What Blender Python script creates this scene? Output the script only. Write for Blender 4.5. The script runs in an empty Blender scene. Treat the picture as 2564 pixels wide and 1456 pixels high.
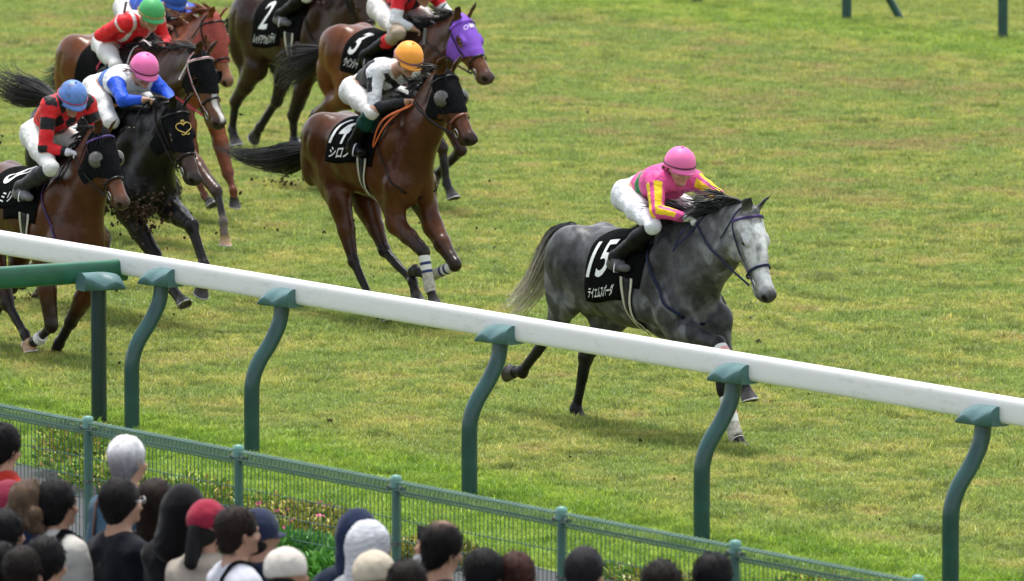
import bpy, bmesh, math, random
import numpy as np
from mathutils import Vector, Matrix
random.seed(7); np.random.seed(7)
SC = bpy.context.scene
COL = SC.collection
# ------------------------------------------------------------------ camera, sky, sun, exposure
# World frame: X runs along the running rail in the direction of the race, Y is across the course
# (the crowd is on the negative side), Z is up, metres.
YAW = math.radians(55.7); PITCH = math.radians(6.32)
CAM = np.array([64.354, -41.769, 9.76])
cu = np.array([math.cos(YAW), math.sin(YAW), 0.0])            # camera right
cf0 = np.array([-math.sin(YAW), math.cos(YAW), 0.0])          # camera forward on the ground
cf = cf0 * math.cos(PITCH) + np.array([0, 0, -math.sin(PITCH)])
cup = np.cross(cu, cf)
cam_d = bpy.data.cameras.new('camera'); cam = bpy.data.objects.new('camera', cam_d); COL.objects.link(cam)
cam.matrix_world = Matrix(((cu[0], cup[0], -cf[0], CAM[0]), (cu[1], cup[1], -cf[1], CAM[1]), (cu[2], cup[2], -cf[2], CAM[2]), (0, 0, 0, 1)))
cam_d.sensor_width = 36.0; cam_d.lens = 36.0 * 25000 / 2564
cam_d.clip_start = 1.0; cam_d.clip_end = 4000.0
cam_d.dof.use_dof = True; cam_d.dof.focus_distance = 79.5; cam_d.dof.aperture_fstop = 4.4
SC.camera = cam
world = bpy.data.worlds.new('World'); SC.world = world; world.use_nodes = True
nt = world.node_tree; nt.nodes.clear()
SUN_EL, SUN_AZ = math.radians(74), math.radians(150)          # azimuth of the sun direction in the XY plane
out = nt.nodes.new('ShaderNodeOutputWorld'); bg = nt.nodes.new('ShaderNodeBackground')
sky = nt.nodes.new('ShaderNodeTexSky'); sky.sky_type = 'NISHITA'; sky.sun_disc = False
sky.sun_elevation = SUN_EL; sky.sun_rotation = math.pi / 2 - SUN_AZ
hsv = nt.nodes.new('ShaderNodeHueSaturation'); hsv.inputs['Saturation'].default_value = 0.30   # thin overcast
nt.links.new(sky.outputs[0], hsv.inputs['Color']); nt.links.new(hsv.outputs[0], bg.inputs[0])
bg.inputs[1].default_value = 0.11
nt.links.new(bg.outputs[0], out.inputs[0])
sun_d = bpy.data.lights.new('sun', 'SUN'); sun_d.energy = 1.9; sun_d.angle = math.radians(14); sun_d.color = (1.0, 0.965, 0.91)
sun = bpy.data.objects.new('sun', sun_d); COL.objects.link(sun)
sd = Vector((math.cos(SUN_AZ) * math.cos(SUN_EL), math.sin(SUN_AZ) * math.cos(SUN_EL), math.sin(SUN_EL)))
sun.rotation_euler = sd.to_track_quat('Z', 'Y').to_euler()
SC.view_settings.view_transform = 'Standard'; SC.view_settings.look = 'None'
SC.view_settings.exposure = 1.38; SC.view_settings.gamma = 1.0; SC.view_settings.use_curve_mapping = False

# ------------------------------------------------------------------ helpers: objects and materials
def A(*v): return np.array(v, float)
def unit(v): v = np.asarray(v, float); return v / (np.linalg.norm(v) + 1e-12)

def mesh_from(name, V, F, smooth=True, cols=None, mats=None, midx=None):
    me = bpy.data.meshes.new(name)
    V = np.asarray(V, float)
    if isinstance(F, np.ndarray):
        n = F.shape[1]
        me.vertices.add(len(V)); me.vertices.foreach_set('co', V.ravel())
        me.loops.add(F.size); me.loops.foreach_set('vertex_index', F.ravel().astype(np.int32))
        me.polygons.add(len(F)); me.polygons.foreach_set('loop_start', (np.arange(len(F)) * n).astype(np.int32))
        me.update(calc_edges=True)
    else:
        me.from_pydata(V.tolist(), [], F); me.update()
    if smooth: me.polygons.foreach_set('use_smooth', np.ones(len(me.polygons), bool))
    if cols is not None:
        a = me.color_attributes.new('col', 'FLOAT_COLOR', 'POINT')
        a.data.foreach_set('color', np.c_[cols, np.ones(len(cols))].astype(np.float32).ravel())
    for m in (mats or []): me.materials.append(m)
    if midx is not None: me.polygons.foreach_set('material_index', np.asarray(midx, np.int32))
    me.validate()
    return me

def link(name, me, parent=None, loc=None, label=None, cat=None, group=None, kind=None):
    o = bpy.data.objects.new(name, me); COL.objects.link(o)
    if parent is not None: o.parent = parent
    if loc is not None: o.location = loc
    if label: o['label'] = label
    if cat: o['category'] = cat
    if group: o['group'] = group
    if kind: o['kind'] = kind
    return o

def thing(name, label, cat, loc=(0, 0, 0), group=None): return link(name, None, None, loc, label, cat, group)

class Soup:
    """collects simple shapes, built as one mesh"""
    def __init__(s): s.V = []; s.F = []; s.M = []; s.n = 0
    def add(s, V, F, m=0):
        s.V.append(np.asarray(V, float)); s.F += [tuple(i + s.n for i in f) for f in F]; s.M += [m] * len(F); s.n += len(V)
    def box(s, c, h, m=0, R=None):
        P = np.array([[x, y, z] for x in (-1, 1) for y in (-1, 1) for z in (-1, 1)], float) * h
        if R is not None: P = P @ np.asarray(R).T
        s.add(P + c, [(0, 1, 3, 2), (4, 6, 7, 5), (0, 4, 5, 1), (2, 3, 7, 6), (0, 2, 6, 4), (1, 5, 7, 3)], m)
    def tube(s, pts, r, n=8, m=0, caps=True, flat=None):
        """swept tube through pts; r number or list; flat=(axis, factor) squashes the section"""
        pts = [np.asarray(p, float) for p in pts]; k = len(pts)
        rs = [r] * k if np.isscalar(r) else list(r)
        T = [unit(pts[min(i + 1, k - 1)] - pts[max(i - 1, 0)]) for i in range(k)]
        ref = A(0, 0, 1) if abs(T[0][2]) < 0.9 else A(1, 0, 0)
        x = unit(np.cross(ref, T[0])); V = []
        for i in range(k):
            x = unit(x - T[i] * (x @ T[i])); y = np.cross(T[i], x)
            for j in range(n):
                a = 2 * math.pi * j / n
                d = (math.cos(a) * x + math.sin(a) * y) * rs[i]
                if flat is not None: d = d - flat[0] * (d @ flat[0]) * (1 - flat[1])
                V.append(pts[i] + d)
        F = [(i * n + j, i * n + (j + 1) % n, (i + 1) * n + (j + 1) % n, (i + 1) * n + j) for i in range(k - 1) for j in range(n)]
        if caps:
            F += [tuple(k * n + j for j in range(n))[::-1], tuple((k + 1) * n + j for j in range(n))]; V = V + V[:n] + V[(k - 1) * n:k * n]
        s.add(V, F, m)
    def ribbon(s, pts, w, nrm, m=0, th=0.006):
        """flat strap of width w and real thickness along pts, nrm = outward normal per point"""
        pts = [np.asarray(p, float) for p in pts]; k = len(pts); V = []
        for i in range(k):
            T = unit(pts[min(i + 1, k - 1)] - pts[max(i - 1, 0)]); N = unit(nrm[i]); B = unit(np.cross(T, N))
            for a, b in ((-1, 0), (1, 0), (1, 1), (-1, 1)): V.append(pts[i] + B * a * w / 2 + N * b * th)
        F = [(i * 4 + j, i * 4 + (j + 1) % 4, (i + 1) * 4 + (j + 1) % 4, (i + 1) * 4 + j) for i in range(k - 1) for j in range(4)]
        F += [(0, 1, 2, 3), (k * 4 - 1, k * 4 - 2, k * 4 - 3, k * 4 - 4)]
        s.add(V, F, m)
    def ball(s, c, r, n=8, k=12, m=0, R=None):
        r = np.ones(3) * r; V = []; F = []
        for i in range(n + 1):
            a = math.pi * i / n
            for j in range(k):
                b = 2 * math.pi * j / k
                V.append((math.sin(a) * math.cos(b) * r[0], math.sin(a) * math.sin(b) * r[1], math.cos(a) * r[2]))
        F = [(i * k + j, i * k + (j + 1) % k, (i + 1) * k + (j + 1) % k, (i + 1) * k + j) for i in range(n) for j in range(k)]
        V = np.array(V)
        if R is not None: V = V @ np.asarray(R).T
        s.add(V + c, F, m)
    def build(s, name, mats, parent=None, smooth=True, **kw):
        me = mesh_from(name, np.concatenate(s.V), s.F, smooth, None, mats if isinstance(mats, (list, tuple)) else [mats], s.M)
        return link(name, me, parent, **kw)

def new_mat(name):
    m = bpy.data.materials.new(name); m.use_nodes = True
    n = m.node_tree.nodes; return m, m.node_tree, n['Principled BSDF']
def N(nt, kind, **kw):
    n = nt.nodes.new(kind)
    for k, v in kw.items():
        if k in n.inputs: n.inputs[k].default_value = v
        else: setattr(n, k, v)
    return n
def ramp(nt, fac, stops):
    r = nt.nodes.new('ShaderNodeValToRGB'); e = r.color_ramp.elements
    while len(e) < len(stops): e.new(0.5)
    for i, (p, c) in enumerate(stops): e[i].position = p; e[i].color = (c[0], c[1], c[2], 1) if not np.isscalar(c) else (c, c, c, 1)
    nt.links.new(fac, r.inputs[0]); return r.outputs[0]
def mix(nt, fac, a, b, mode='MIX'):
    m = nt.nodes.new('ShaderNodeMix'); m.data_type = 'RGBA'; m.blend_type = mode
    for sock, v in ((m.inputs[0], fac), (m.inputs[6], a), (m.inputs[7], b)):
        if hasattr(v, 'links'): nt.links.new(v, sock)
        elif np.isscalar(v): sock.default_value = v
        else: sock.default_value = (v[0], v[1], v[2], 1)
    return m.outputs[2]
def noise(nt, scale, detail=4, rough=0.55, vec=None, kind='Object', stretch=None):
    n = nt.nodes.new('ShaderNodeTexNoise'); n.inputs['Scale'].default_value = scale
    n.inputs['Detail'].default_value = detail; n.inputs['Roughness'].default_value = rough
    if vec is None:
        tc = nt.nodes.new('ShaderNodeTexCoord'); vec = tc.outputs[kind]
    if stretch is not None:
        mp = nt.nodes.new('ShaderNodeMapping'); mp.inputs['Scale'].default_value = stretch
        nt.links.new(vec, mp.inputs[0]); vec = mp.outputs[0]
    nt.links.new(vec, n.inputs['Vector']); return n.outputs[0]
def bump(nt, bs, height, strength, dist=0.01):
    b = nt.nodes.new('ShaderNodeBump'); b.inputs['Strength'].default_value = strength; b.inputs['Distance'].default_value = dist
    nt.links.new(height, b.inputs['Height']); nt.links.new(b.outputs[0], bs.inputs['Normal'])
def simple(name, col, rough=0.5, spec=0.5, var=0.12, scale=30, bmp=0.0, metal=0.0, sheen=0.0):
    m, t, bs = new_mat(name)
    f = noise(t, scale, 5)
    c2 = tuple(min(1, c * (1 + var)) for c in col); c1 = tuple(c * (1 - var) for c in col)
    t.links.new(ramp(t, f, [(0.3, c1), (0.7, c2)]), bs.inputs['Base Color'])
    bs.inputs['Roughness'].default_value = rough; bs.inputs['Specular IOR Level'].default_value = spec
    bs.inputs['Metallic'].default_value = metal; bs.inputs['Sheen Weight'].default_value = sheen
    if bmp: bump(t, bs, f, bmp)
    return m
def attr_mat(name, rough=0.5, spec=0.4, nscale=6, var=0.2, bscale=60, bstr=0.2, bdist=0.004, sheen=0.0, specks=None, coat=0.0, stretch=None, sat=None):
    """base colour from the vertex colours of the thing, varied by noise"""
    m, t, bs = new_mat(name)
    at = t.nodes.new('ShaderNodeAttribute'); at.attribute_name = 'col'
    f = noise(t, nscale, 5, 0.6, stretch=stretch)
    v = ramp(t, f, [(0.3, 1 - var), (0.7, 1 + var)])
    c = mix(t, 1.0, at.outputs['Color'], v, 'MULTIPLY')
    if specks:
        vo = t.nodes.new('ShaderNodeTexVoronoi'); vo.inputs['Scale'].default_value = specks[0]
        tc = t.nodes.new('ShaderNodeTexCoord'); t.links.new(tc.outputs['Object'], vo.inputs['Vector'])
        g = ramp(t, vo.outputs['Distance'], [(specks[1], 1.0), (specks[1] + 0.04, 0.0)])
        k = ramp(t, noise(t, specks[0] * 0.13, 2), [(0.45, 0.0), (0.6, 1.0)])
        c = mix(t, mix(t, 1.0, g, k, 'MULTIPLY'), c, specks[2])
    t.links.new(c, bs.inputs['Base Color'])
    bs.inputs['Roughness'].default_value = rough; bs.inputs['Specular IOR Level'].default_value = spec
    bs.inputs['Sheen Weight'].default_value = sheen; bs.inputs['Coat Weight'].default_value = coat; bs.inputs['Coat Roughness'].default_value = 0.3
    bump(t, bs, noise(t, bscale, 4, 0.6), bstr, bdist)
    return m

# ------------------------------------------------------------------ helpers: smooth blended solids (distance field + surface nets)
def smin(a, b, k):
    if k <= 0: return np.minimum(a, b)
    h = np.maximum(k - np.abs(a - b), 0) / k
    return np.minimum(a, b) - h * h * k * 0.25
def wob(P, s, seed=0.0):
    x, y, z = P[..., 0] * s + seed, P[..., 1] * s + 1.7 * seed, P[..., 2] * s + 2.3 * seed
    return (np.sin(x + 1.3 * np.sin(y * 1.1 + z * .7)) + np.sin(y * 1.2 + 1.1 * np.sin(z * .9 + x * .8)) + np.sin(z * 1.1 + 1.2 * np.sin(x * 1.3 + y * .6))) / 3
class Prim:
    def __init__(s, kind, **k):
        s.kind = kind; s.__dict__.update(k)
        if kind == 'ell':
            s.lo, s.hi = s.c - max(s.r), s.c + max(s.r)
        else:
            m = max(s.ra, s.rb); s.lo = np.minimum(s.a, s.b) - m; s.hi = np.maximum(s.a, s.b) + m
    def h(s, P):
        if s.kind == 'ell': return 0.0
        ba = s.b - s.a; return np.clip(((P - s.a) @ ba) / (ba @ ba + 1e-12), 0, 1)
    def d(s, P):
        if s.kind == 'ell':
            q = (P - s.c) @ s.R
            k0 = np.linalg.norm(q / s.r, axis=-1); k1 = np.linalg.norm(q / (s.r * s.r), axis=-1)
            return k0 * (k0 - 1) / np.maximum(k1, 1e-9)
        pa = P - s.a; ba = s.b - s.a; f = 1.0
        if s.flat is not None:
            n, f = s.flat; g = 1 / f - 1
            pa = pa + (pa @ n)[..., None] * n * g; ba = ba + (ba @ n) * n * g
        h = np.clip((pa @ ba) / (ba @ ba + 1e-12), 0, 1)
        d = np.linalg.norm(pa - h[..., None] * ba, axis=-1) - (s.ra + (s.rb - s.ra) * h)
        return d * (f if f < 1 else 1.0)
class Field:
    def __init__(s): s.p = []
    def ell(s, c, r, R=None, k=0.03, col=(.5, .5, .5), tag='', neg=False):
        s.p.append(Prim('ell', c=np.asarray(c, float), r=np.ones(3) * np.asarray(r, float), R=np.eye(3) if R is None else np.asarray(R, float), k=k, col=col, tag=tag, neg=neg))
    def cone(s, a, b, ra, rb, flat=None, k=0.03, col=(.5, .5, .5), tag='', neg=False):
        if flat is not None: flat = (unit(flat[0]), flat[1])
        s.p.append(Prim('cone', a=np.asarray(a, float), b=np.asarray(b, float), ra=ra, rb=rb, flat=flat, k=k, col=col, tag=tag, neg=neg))
    def chain(s, pts, rs, **kw):
        for i in range(len(pts) - 1): s.cone(pts[i], pts[i + 1], rs[i], rs[i + 1], **kw)
    def ev(s, P, sel=None):
        D = np.full(P.shape[:-1], 10.0)
        for q in s.p:
            if sel is not None and not sel(q): continue
            if q.neg: D = -smin(-D, q.d(P), q.k)
            else: D = smin(D, q.d(P), q.k)
        return D
    def grad(s, P, sel=None, e=0.004):
        g = [s.ev(P + A(*[e if j == i else 0 for j in range(3)]), sel) - s.ev(P - A(*[e if j == i else 0 for j in range(3)]), sel) for i in range(3)]
        g = np.stack(g, -1); return g / (np.linalg.norm(g, axis=-1, keepdims=True) + 1e-9)
    def snap(s, P, off=0.0, sel=None, it=4):
        P = np.atleast_2d(np.asarray(P, float)).copy()
        for _ in range(it):
            P = P - s.grad(P, sel) * (s.ev(P, sel) - off)[:, None]
        return P, s.grad(P, sel)
    def mesh(s, vox, off=0.0, sel=None, pert=None, box=None):
        ps = [q for q in s.p if (sel is None or sel(q))]
        lo = np.min([q.lo for q in ps if not q.neg], 0) - off - 3 * vox; hi = np.max([q.hi for q in ps if not q.neg], 0) + off + 3 * vox
        if box is not None: lo = np.maximum(lo, box[0]); hi = np.minimum(hi, box[1])
        n = np.ceil((hi - lo) / vox).astype(int) + 1
        D = np.full(n, 1.0, np.float64); ax = [lo[i] + vox * np.arange(n[i]) for i in range(3)]
        for q in ps:
            m = q.k + off + 4 * vox
            i0 = np.clip(np.floor((q.lo - m - lo) / vox).astype(int), 0, n); i1 = np.clip(np.ceil((q.hi + m - lo) / vox).astype(int) + 1, 0, n)
            if np.any(i1 <= i0): continue
            sl = tuple(slice(i0[i], i1[i]) for i in range(3))
            P = np.stack(np.meshgrid(*[ax[i][sl[i]] for i in range(3)], indexing='ij'), -1)
            d = q.d(P)
            D[sl] = -smin(-D[sl], d, q.k) if q.neg else smin(D[sl], d, q.k)
        D -= off
        if pert is not None:
            near = np.abs(D) < 4 * vox; I = np.argwhere(near)
            D[near] += pert(lo + I * vox)
        V, F = surface_nets(D, lo, vox)
        return V, F
    def colors(s, V, w=0.012, sel=None):
        W = np.zeros(len(V)); C = np.zeros((len(V), 3)); best = np.full(len(V), 9.0); bi = np.zeros(len(V), int)
        for i, q in enumerate(s.p):
            if q.neg or (sel is not None and not sel(q)): continue
            ok = np.all((V > q.lo - 0.1) & (V < q.hi + 0.1), 1)
            if not ok.any(): continue
            d = q.d(V[ok]); e = np.exp(-np.clip(d, -0.02, 0.3) / w)
            W[ok] += e; C[ok] += e[:, None] * np.asarray(q.col[:3])
            b = best[ok]; j = bi[ok]; c = d < b; b[c] = d[c]; j[c] = i; best[ok] = b; bi[ok] = j
        return C / np.maximum(W, 1e-9)[:, None], bi
def surface_nets(D, lo, vox):
    S = D < 0; n = D.shape
    c = np.zeros((n[0] - 1, n[1] - 1, n[2] - 1), np.int8)
    for i in (0, 1):
        for j in (0, 1):
            for k in (0, 1): c += S[i:n[0] - 1 + i, j:n[1] - 1 + j, k:n[2] - 1 + k]
    act = (c > 0) & (c < 8); idx = np.full(act.shape, -1, np.int64); I = np.argwhere(act); idx[act] = np.arange(len(I))
    acc = np.zeros((len(I), 3)); cnt = np.zeros(len(I))
    cor = [(i, j, k) for i in (0, 1) for j in (0, 1) for k in (0, 1)]
    for a in cor:
        for ax in range(3):
            if a[ax]: continue
            b = list(a); b[ax] = 1
            da = D[I[:, 0] + a[0], I[:, 1] + a[1], I[:, 2] + a[2]]; db = D[I[:, 0] + b[0], I[:, 1] + b[1], I[:, 2] + b[2]]
            x = (da < 0) != (db < 0); t = np.where(x, da / np.where(x, da - db, 1), 0)
            p = np.tile(np.array(a, float), (len(I), 1)); p[:, ax] += t
            acc[x] += p[x]; cnt[x] += 1
    V = lo + vox * (I + acc / cnt[:, None]); F = []
    for ax in range(3):
        sl0 = [slice(None)] * 3; sl1 = [slice(None)] * 3; sl0[ax] = slice(0, -1); sl1[ax] = slice(1, None)
        x = S[tuple(sl0)] != S[tuple(sl1)]; E = np.argwhere(x); u, v = (ax + 1) % 3, (ax + 2) % 3
        E = E[(E[:, u] > 0) & (E[:, v] > 0) & (E[:, u] < n[u] - 1) & (E[:, v] < n[v] - 1)]
        ins = S[E[:, 0], E[:, 1], E[:, 2]]; q = []
        for du, dv in ((1, 1), (0, 1), (0, 0), (1, 0)):
            G = E.copy(); G[:, u] -= du; G[:, v] -= dv; q.append(idx[G[:, 0], G[:, 1], G[:, 2]])
        q = np.stack(q, 1); q[~ins] = q[~ins][:, ::-1]; F.append(q)
    F = np.concatenate(F); F = F[(F >= 0).all(1)]
    return V, F
def relax(V, F, it=1, lam=0.5):
    n = len(V)
    E = np.concatenate([F[:, [i, (i + 1) % 4]] for i in range(4)]); E = np.concatenate([E, E[:, ::-1]])
    cnt = np.bincount(E[:, 0], minlength=n)
    for _ in range(it):
        S = np.stack([np.bincount(E[:, 0], weights=V[E[:, 1], j], minlength=n) for j in range(3)], 1)
        V = V + lam * (S / np.maximum(cnt, 1)[:, None] - V)
    return V
def keep_faces(V, F, keep):
    ok = keep[F].all(1); F = F[ok]; u, inv = np.unique(F, return_inverse=True)
    return V[u], inv.reshape(F.shape), u
def frame(x, up):
    x = unit(x); y = unit(np.cross(up, x)); z = np.cross(x, y); return np.stack([x, y, z], 1)   # columns
def hair_mesh(roots, tips_fn, n, seg=7, r0=0.004, sides=3):
    """bundle of tapering strands, tips_fn(i) -> list of points"""
    Vs = []; Fs = []; base = 0
    for i in range(n):
        P = np.array(tips_fn(i)); k = len(P)
        T = np.gradient(P, axis=0); T /= np.linalg.norm(T, axis=1)[:, None] + 1e-9
        a = unit(np.cross(T[0], np.random.randn(3))); ring = []
        for j in range(k):
            a = unit(a - T[j] * (a @ T[j])); b = np.cross(T[j], a); r = r0 * (1 - 0.85 * (j / (k - 1)) ** 1.5)
            for q in range(sides):
                t = 2 * math.pi * q / sides; ring.append(P[j] + (math.cos(t) * a + math.sin(t) * b) * r)
        Vs.append(np.array(ring))
        jj = np.arange(k - 1)[:, None] * sides; q = np.arange(sides)[None]
        f = np.stack([jj + q, jj + (q + 1) % sides, jj + sides + (q + 1) % sides, jj + sides + q], -1).reshape(-1, 4)
        Fs.append(f + base); base += len(ring)
    return np.concatenate(Vs), np.concatenate(Fs)

# ------------------------------------------------------------------ hair
def strands(paths, r0, cols, sides=3, power=1.5):
    """paths: list of (k,3) arrays; cols: function of (t along 0..1, i) -> rgb"""
    Vs, Fs, Cs = [], [], []; base = 0
    for i, P in enumerate(paths):
        P = np.asarray(P); k = len(P)
        T = np.gradient(P, axis=0); T /= np.linalg.norm(T, axis=1)[:, None] + 1e-9
        a = unit(np.cross(T[0], np.random.randn(3))); ring = []
        for j in range(k):
            a = unit(a - T[j] * (a @ T[j])); b = np.cross(T[j], a); r = r0 * (1 - 0.85 * (j / (k - 1)) ** power)
            c = cols(j / (k - 1), i)
            for q in range(sides):
                t = 2 * math.pi * q / sides; ring.append(P[j] + (math.cos(t) * a + math.sin(t) * b) * r); Cs.append(c)
        Vs.append(np.array(ring))
        jj = np.arange(k - 1)[:, None] * sides; q = np.arange(sides)[None]
        Fs.append(np.stack([jj + q, jj + (q + 1) % sides, jj + sides + (q + 1) % sides, jj + sides + q], -1).reshape(-1, 4) + base)
        base += len(ring)
    return np.concatenate(Vs), np.concatenate(Fs), np.array(Cs)
def spline(pts, n):
    pts = np.asarray(pts, float); k = len(pts); out_ = []
    P = np.vstack([2 * pts[0] - pts[1], pts, 2 * pts[-1] - pts[-2]])
    for u in np.linspace(0, k - 1 - 1e-6, n):
        i = int(u); t = u - i; a, b, c, d = P[i], P[i + 1], P[i + 2], P[i + 3]
        out_.append(0.5 * ((2 * b) + (c - a) * t + (2 * a - 5 * b + 4 * c - d) * t * t + (3 * b - a - 3 * c + d) * t ** 3))
    return np.array(out_)

M = {}
M['coat'] = attr_mat('horse_coat', 0.30, 0.24, 6, 0.34, 13, 0.28, 0.02)
M['grey_coat'] = attr_mat('grey_dappled_coat', 0.42, 0.18, 13, 0.50, 15, 0.3, 0.02)
M['hair'] = attr_mat('horse_hair', 0.45, 0.25, 20, 0.3, 80, 0.1)
M['black_cloth'] = simple('black_cloth', (0.0045, 0.0045, 0.005), 0.9, 0.04, 0.3, 40, 0.25)
M['black_leather'] = simple('black_leather', (0.006, 0.006, 0.006), 0.45, 0.2, 0.3, 60, 0.15)
M['white_print'] = simple('white_print', (0.80, 0.81, 0.80), 0.55, 0.4, 0.05, 25)
M['steel'] = simple('steel', (0.55, 0.55, 0.56), 0.28, 0.5, 0.1, 20, 0, 1.0)
M['navy_web'] = simple('navy_webbing', (0.010, 0.015, 0.045), 0.6, 0.2, 0.2, 60)
M['purple_web'] = simple('purple_webbing', (0.055, 0.03, 0.13), 0.6, 0.2, 0.2, 60)
M['red_white_web'] = None
M['brown_leather'] = simple('brown_leather', (0.16, 0.05, 0.025), 0.45, 0.4, 0.25, 50)
M['orange_rein'] = simple('orange_rubber_rein', (0.52, 0.12, 0.035), 0.5, 0.4, 0.2, 50)
M['cream_elastic'] = simple('cream_elastic', (0.50, 0.48, 0.38), 0.7, 0.2, 0.15, 60, 0.2)
M['hoof'] = simple('hoof_horn', (0.045, 0.04, 0.038), 0.5, 0.4, 0.35, 25, 0.2)
M['tan_hoof'] = simple('tan_hoof_horn', (0.42, 0.27, 0.16), 0.55, 0.4, 0.3, 22, 0.2)
M['eye'] = simple('dark_eye', (0.01, 0.008, 0.007), 0.08, 0.8, 0.1, 10)
M['nostril'] = simple('nostril', (0.008, 0.006, 0.006), 0.8, 0.1, 0.1, 10)
M['mesh_cup'] = simple('blinker_cup_mesh', (0.09, 0.085, 0.08), 0.35, 0.5, 0.4, 50, 0.2)
M['hood_black'] = simple('black_hood_cloth', (0.007, 0.007, 0.008), 0.9, 0.06, 0.3, 35, 0.3)
M['hood_purple'] = simple('purple_hood_cloth', (0.21, 0.075, 0.52), 0.7, 0.3, 0.15, 35, 0.3)
M['hood_red'] = simple('brick_red_hood_cloth', (0.28, 0.055, 0.04), 0.75, 0.3, 0.18, 35, 0.3)
M['band_white'] = simple('white_bandage', (0.72, 0.72, 0.70), 0.75, 0.2, 0.08, 60, 0.2)
M['band_muddy'] = simple('muddy_bandage', (0.45, 0.42, 0.37), 0.8, 0.2, 0.3, 40, 0.2)
M['band_blue'] = simple('navy_tape', (0.03, 0.05, 0.14), 0.7, 0.2, 0.1, 40)
M['band_pink'] = simple('pink_tape', (0.75, 0.38, 0.36), 0.7, 0.2, 0.1, 40)
M['gold'] = simple('gold_thread', (0.62, 0.45, 0.10), 0.5, 0.4, 0.15, 40)
M['lilac'] = simple('lilac_thread', (0.72, 0.62, 0.80), 0.6, 0.3, 0.1, 40)
M['pinkwhite'] = simple('white_webbing', (0.72, 0.70, 0.70), 0.6, 0.3, 0.1, 60)
M['crimson'] = simple('crimson_webbing', (0.40, 0.02, 0.06), 0.6, 0.3, 0.1, 60)

class Wrap:
    """the outside of a horse's barrel as a table of points, addressed by x and by the way down from the spine"""
    def __init__(s, F, tr, x0, x1, nx, sel, zc=-0.40):
        s.xs = np.linspace(x0, x1, nx); ph = np.linspace(0, math.pi, 46); rr = np.arange(0.04, 0.80, 0.008)
        X, PH, R = np.meshgrid(s.xs, ph, rr, indexing='ij')
        loc = np.stack([X, np.sin(PH) * R, zc + np.cos(PH) * R], -1)
        D = F.ev(tr(loc), sel)
        last = D.shape[2] - 1 - np.argmax((D < 0)[:, :, ::-1], axis=2)
        s.r = np.zeros(last.shape)
        for i in range(last.shape[0]):
            for j in range(last.shape[1]):
                k = min(last[i, j], len(rr) - 2); a, b = D[i, j, k], D[i, j, k + 1]
                s.r[i, j] = rr[k] + (rr[k + 1] - rr[k]) * (a / (a - b) if a != b else 0)
        s.zc = zc; s.ph = ph; s.tr = tr
        q = np.stack([np.sin(ph) * s.r, np.cos(ph) * s.r], -1); seg = np.linalg.norm(np.diff(q, axis=1), axis=2)
        s.arc = np.concatenate([np.zeros((nx, 1)), np.cumsum(seg, 1)], 1)
    def at(s, x, arc, sg, off=0.01):
        f = np.clip((x - s.xs[0]) / (s.xs[1] - s.xs[0]), 0, len(s.xs) - 1.001); i = int(f); t = f - i
        out_ = []
        for q in (i, i + 1):
            ph = np.interp(arc, s.arc[q], s.ph); r = np.interp(ph, s.ph, s.r[q]) + off
            out_.append(A(s.xs[q], sg * math.sin(ph) * r, s.zc + math.cos(ph) * r))
        p = out_[0] * (1 - t) + out_[1] * t; p[0] = x
        return s.tr(p)
    def patch(s, xf0, xf1, a0, a1, sg, off, nu=14, nv=16, th=0.008, wr=0.0):
        """cloth grid with thickness; xf0/xf1 functions of arc"""
        V = []; F = []
        for layer in (off, off - th):
            for j in range(nv + 1):
                a = a0 + (a1 - a0) * j / nv
                for i in range(nu + 1):
                    x = xf0(a) + (xf1(a) - xf0(a)) * i / nu
                    V.append(s.at(x, a, sg, layer + wr * math.sin(9 * x + 14 * a) * math.sin(6 * a + 3 * x)))
        n = (nu + 1) * (nv + 1); I = lambda i, j, l: l * n + j * (nu + 1) + i
        for l in (0, 1):
            for j in range(nv):
                for i in range(nu):
                    f = (I(i, j, l), I(i + 1, j, l), I(i + 1, j + 1, l), I(i, j + 1, l)); F.append(f if l == 0 else f[::-1])
        for i in range(nu):
            F.append((I(i, 0, 1), I(i + 1, 0, 1), I(i + 1, 0, 0), I(i, 0, 0))); F.append((I(i, nv, 0), I(i + 1, nv, 0), I(i + 1, nv, 1), I(i, nv, 1)))
        for j in range(nv):
            F.append((I(0, j, 0), I(0, j + 1, 0), I(0, j + 1, 1), I(0, j, 1))); F.append((I(nu, j, 1), I(nu, j + 1, 1), I(nu, j + 1, 0), I(nu, j, 0)))
        return V, F

def text_shape(body, size_x, size_y, bold=0.0, shear=0.0):
    c = bpy.data.curves.new('lettering', 'FONT'); c.body = body; c.size = 1.0; c.resolution_u = 3; c.offset = bold; c.shear = shear
    o = bpy.data.objects.new('lettering', c); COL.objects.link(o)
    me = bpy.data.meshes.new_from_object(o.evaluated_get(bpy.context.evaluated_depsgraph_get()))
    bm = bmesh.new(); bm.from_mesh(me); L0 = max(v.co.x for v in bm.verts) - min(v.co.x for v in bm.verts)
    for v in bm.verts: v.co.x *= size_x / L0; v.co.y *= size_y / 0.72
    for v in bm.verts: v.co.x += .24 * v.co.y
    for _ in range(4):
        bmesh.ops.triangulate(bm, faces=bm.faces[:]); le = [e for e in bm.edges if e.calc_length() > .035]
        if not le: break
        bmesh.ops.subdivide_edges(bm, edges=le, cuts=1)
    bmesh.ops.triangulate(bm, faces=bm.faces[:])
    V = np.array([v.co[:] for v in bm.verts]); bm.verts.index_update(); F = [tuple(v.index for v in p.verts) for p in bm.faces]; bm.free()
    bpy.data.objects.remove(o); bpy.data.curves.remove(c); bpy.data.meshes.remove(me)
    lo, hi = V.min(0), V.max(0); V = (V - lo) / np.maximum(hi - lo, 1e-9)
    return (V[:, 0] - 0.5) * size_x, (V[:, 1] - 0.5) * size_y, F

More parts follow.
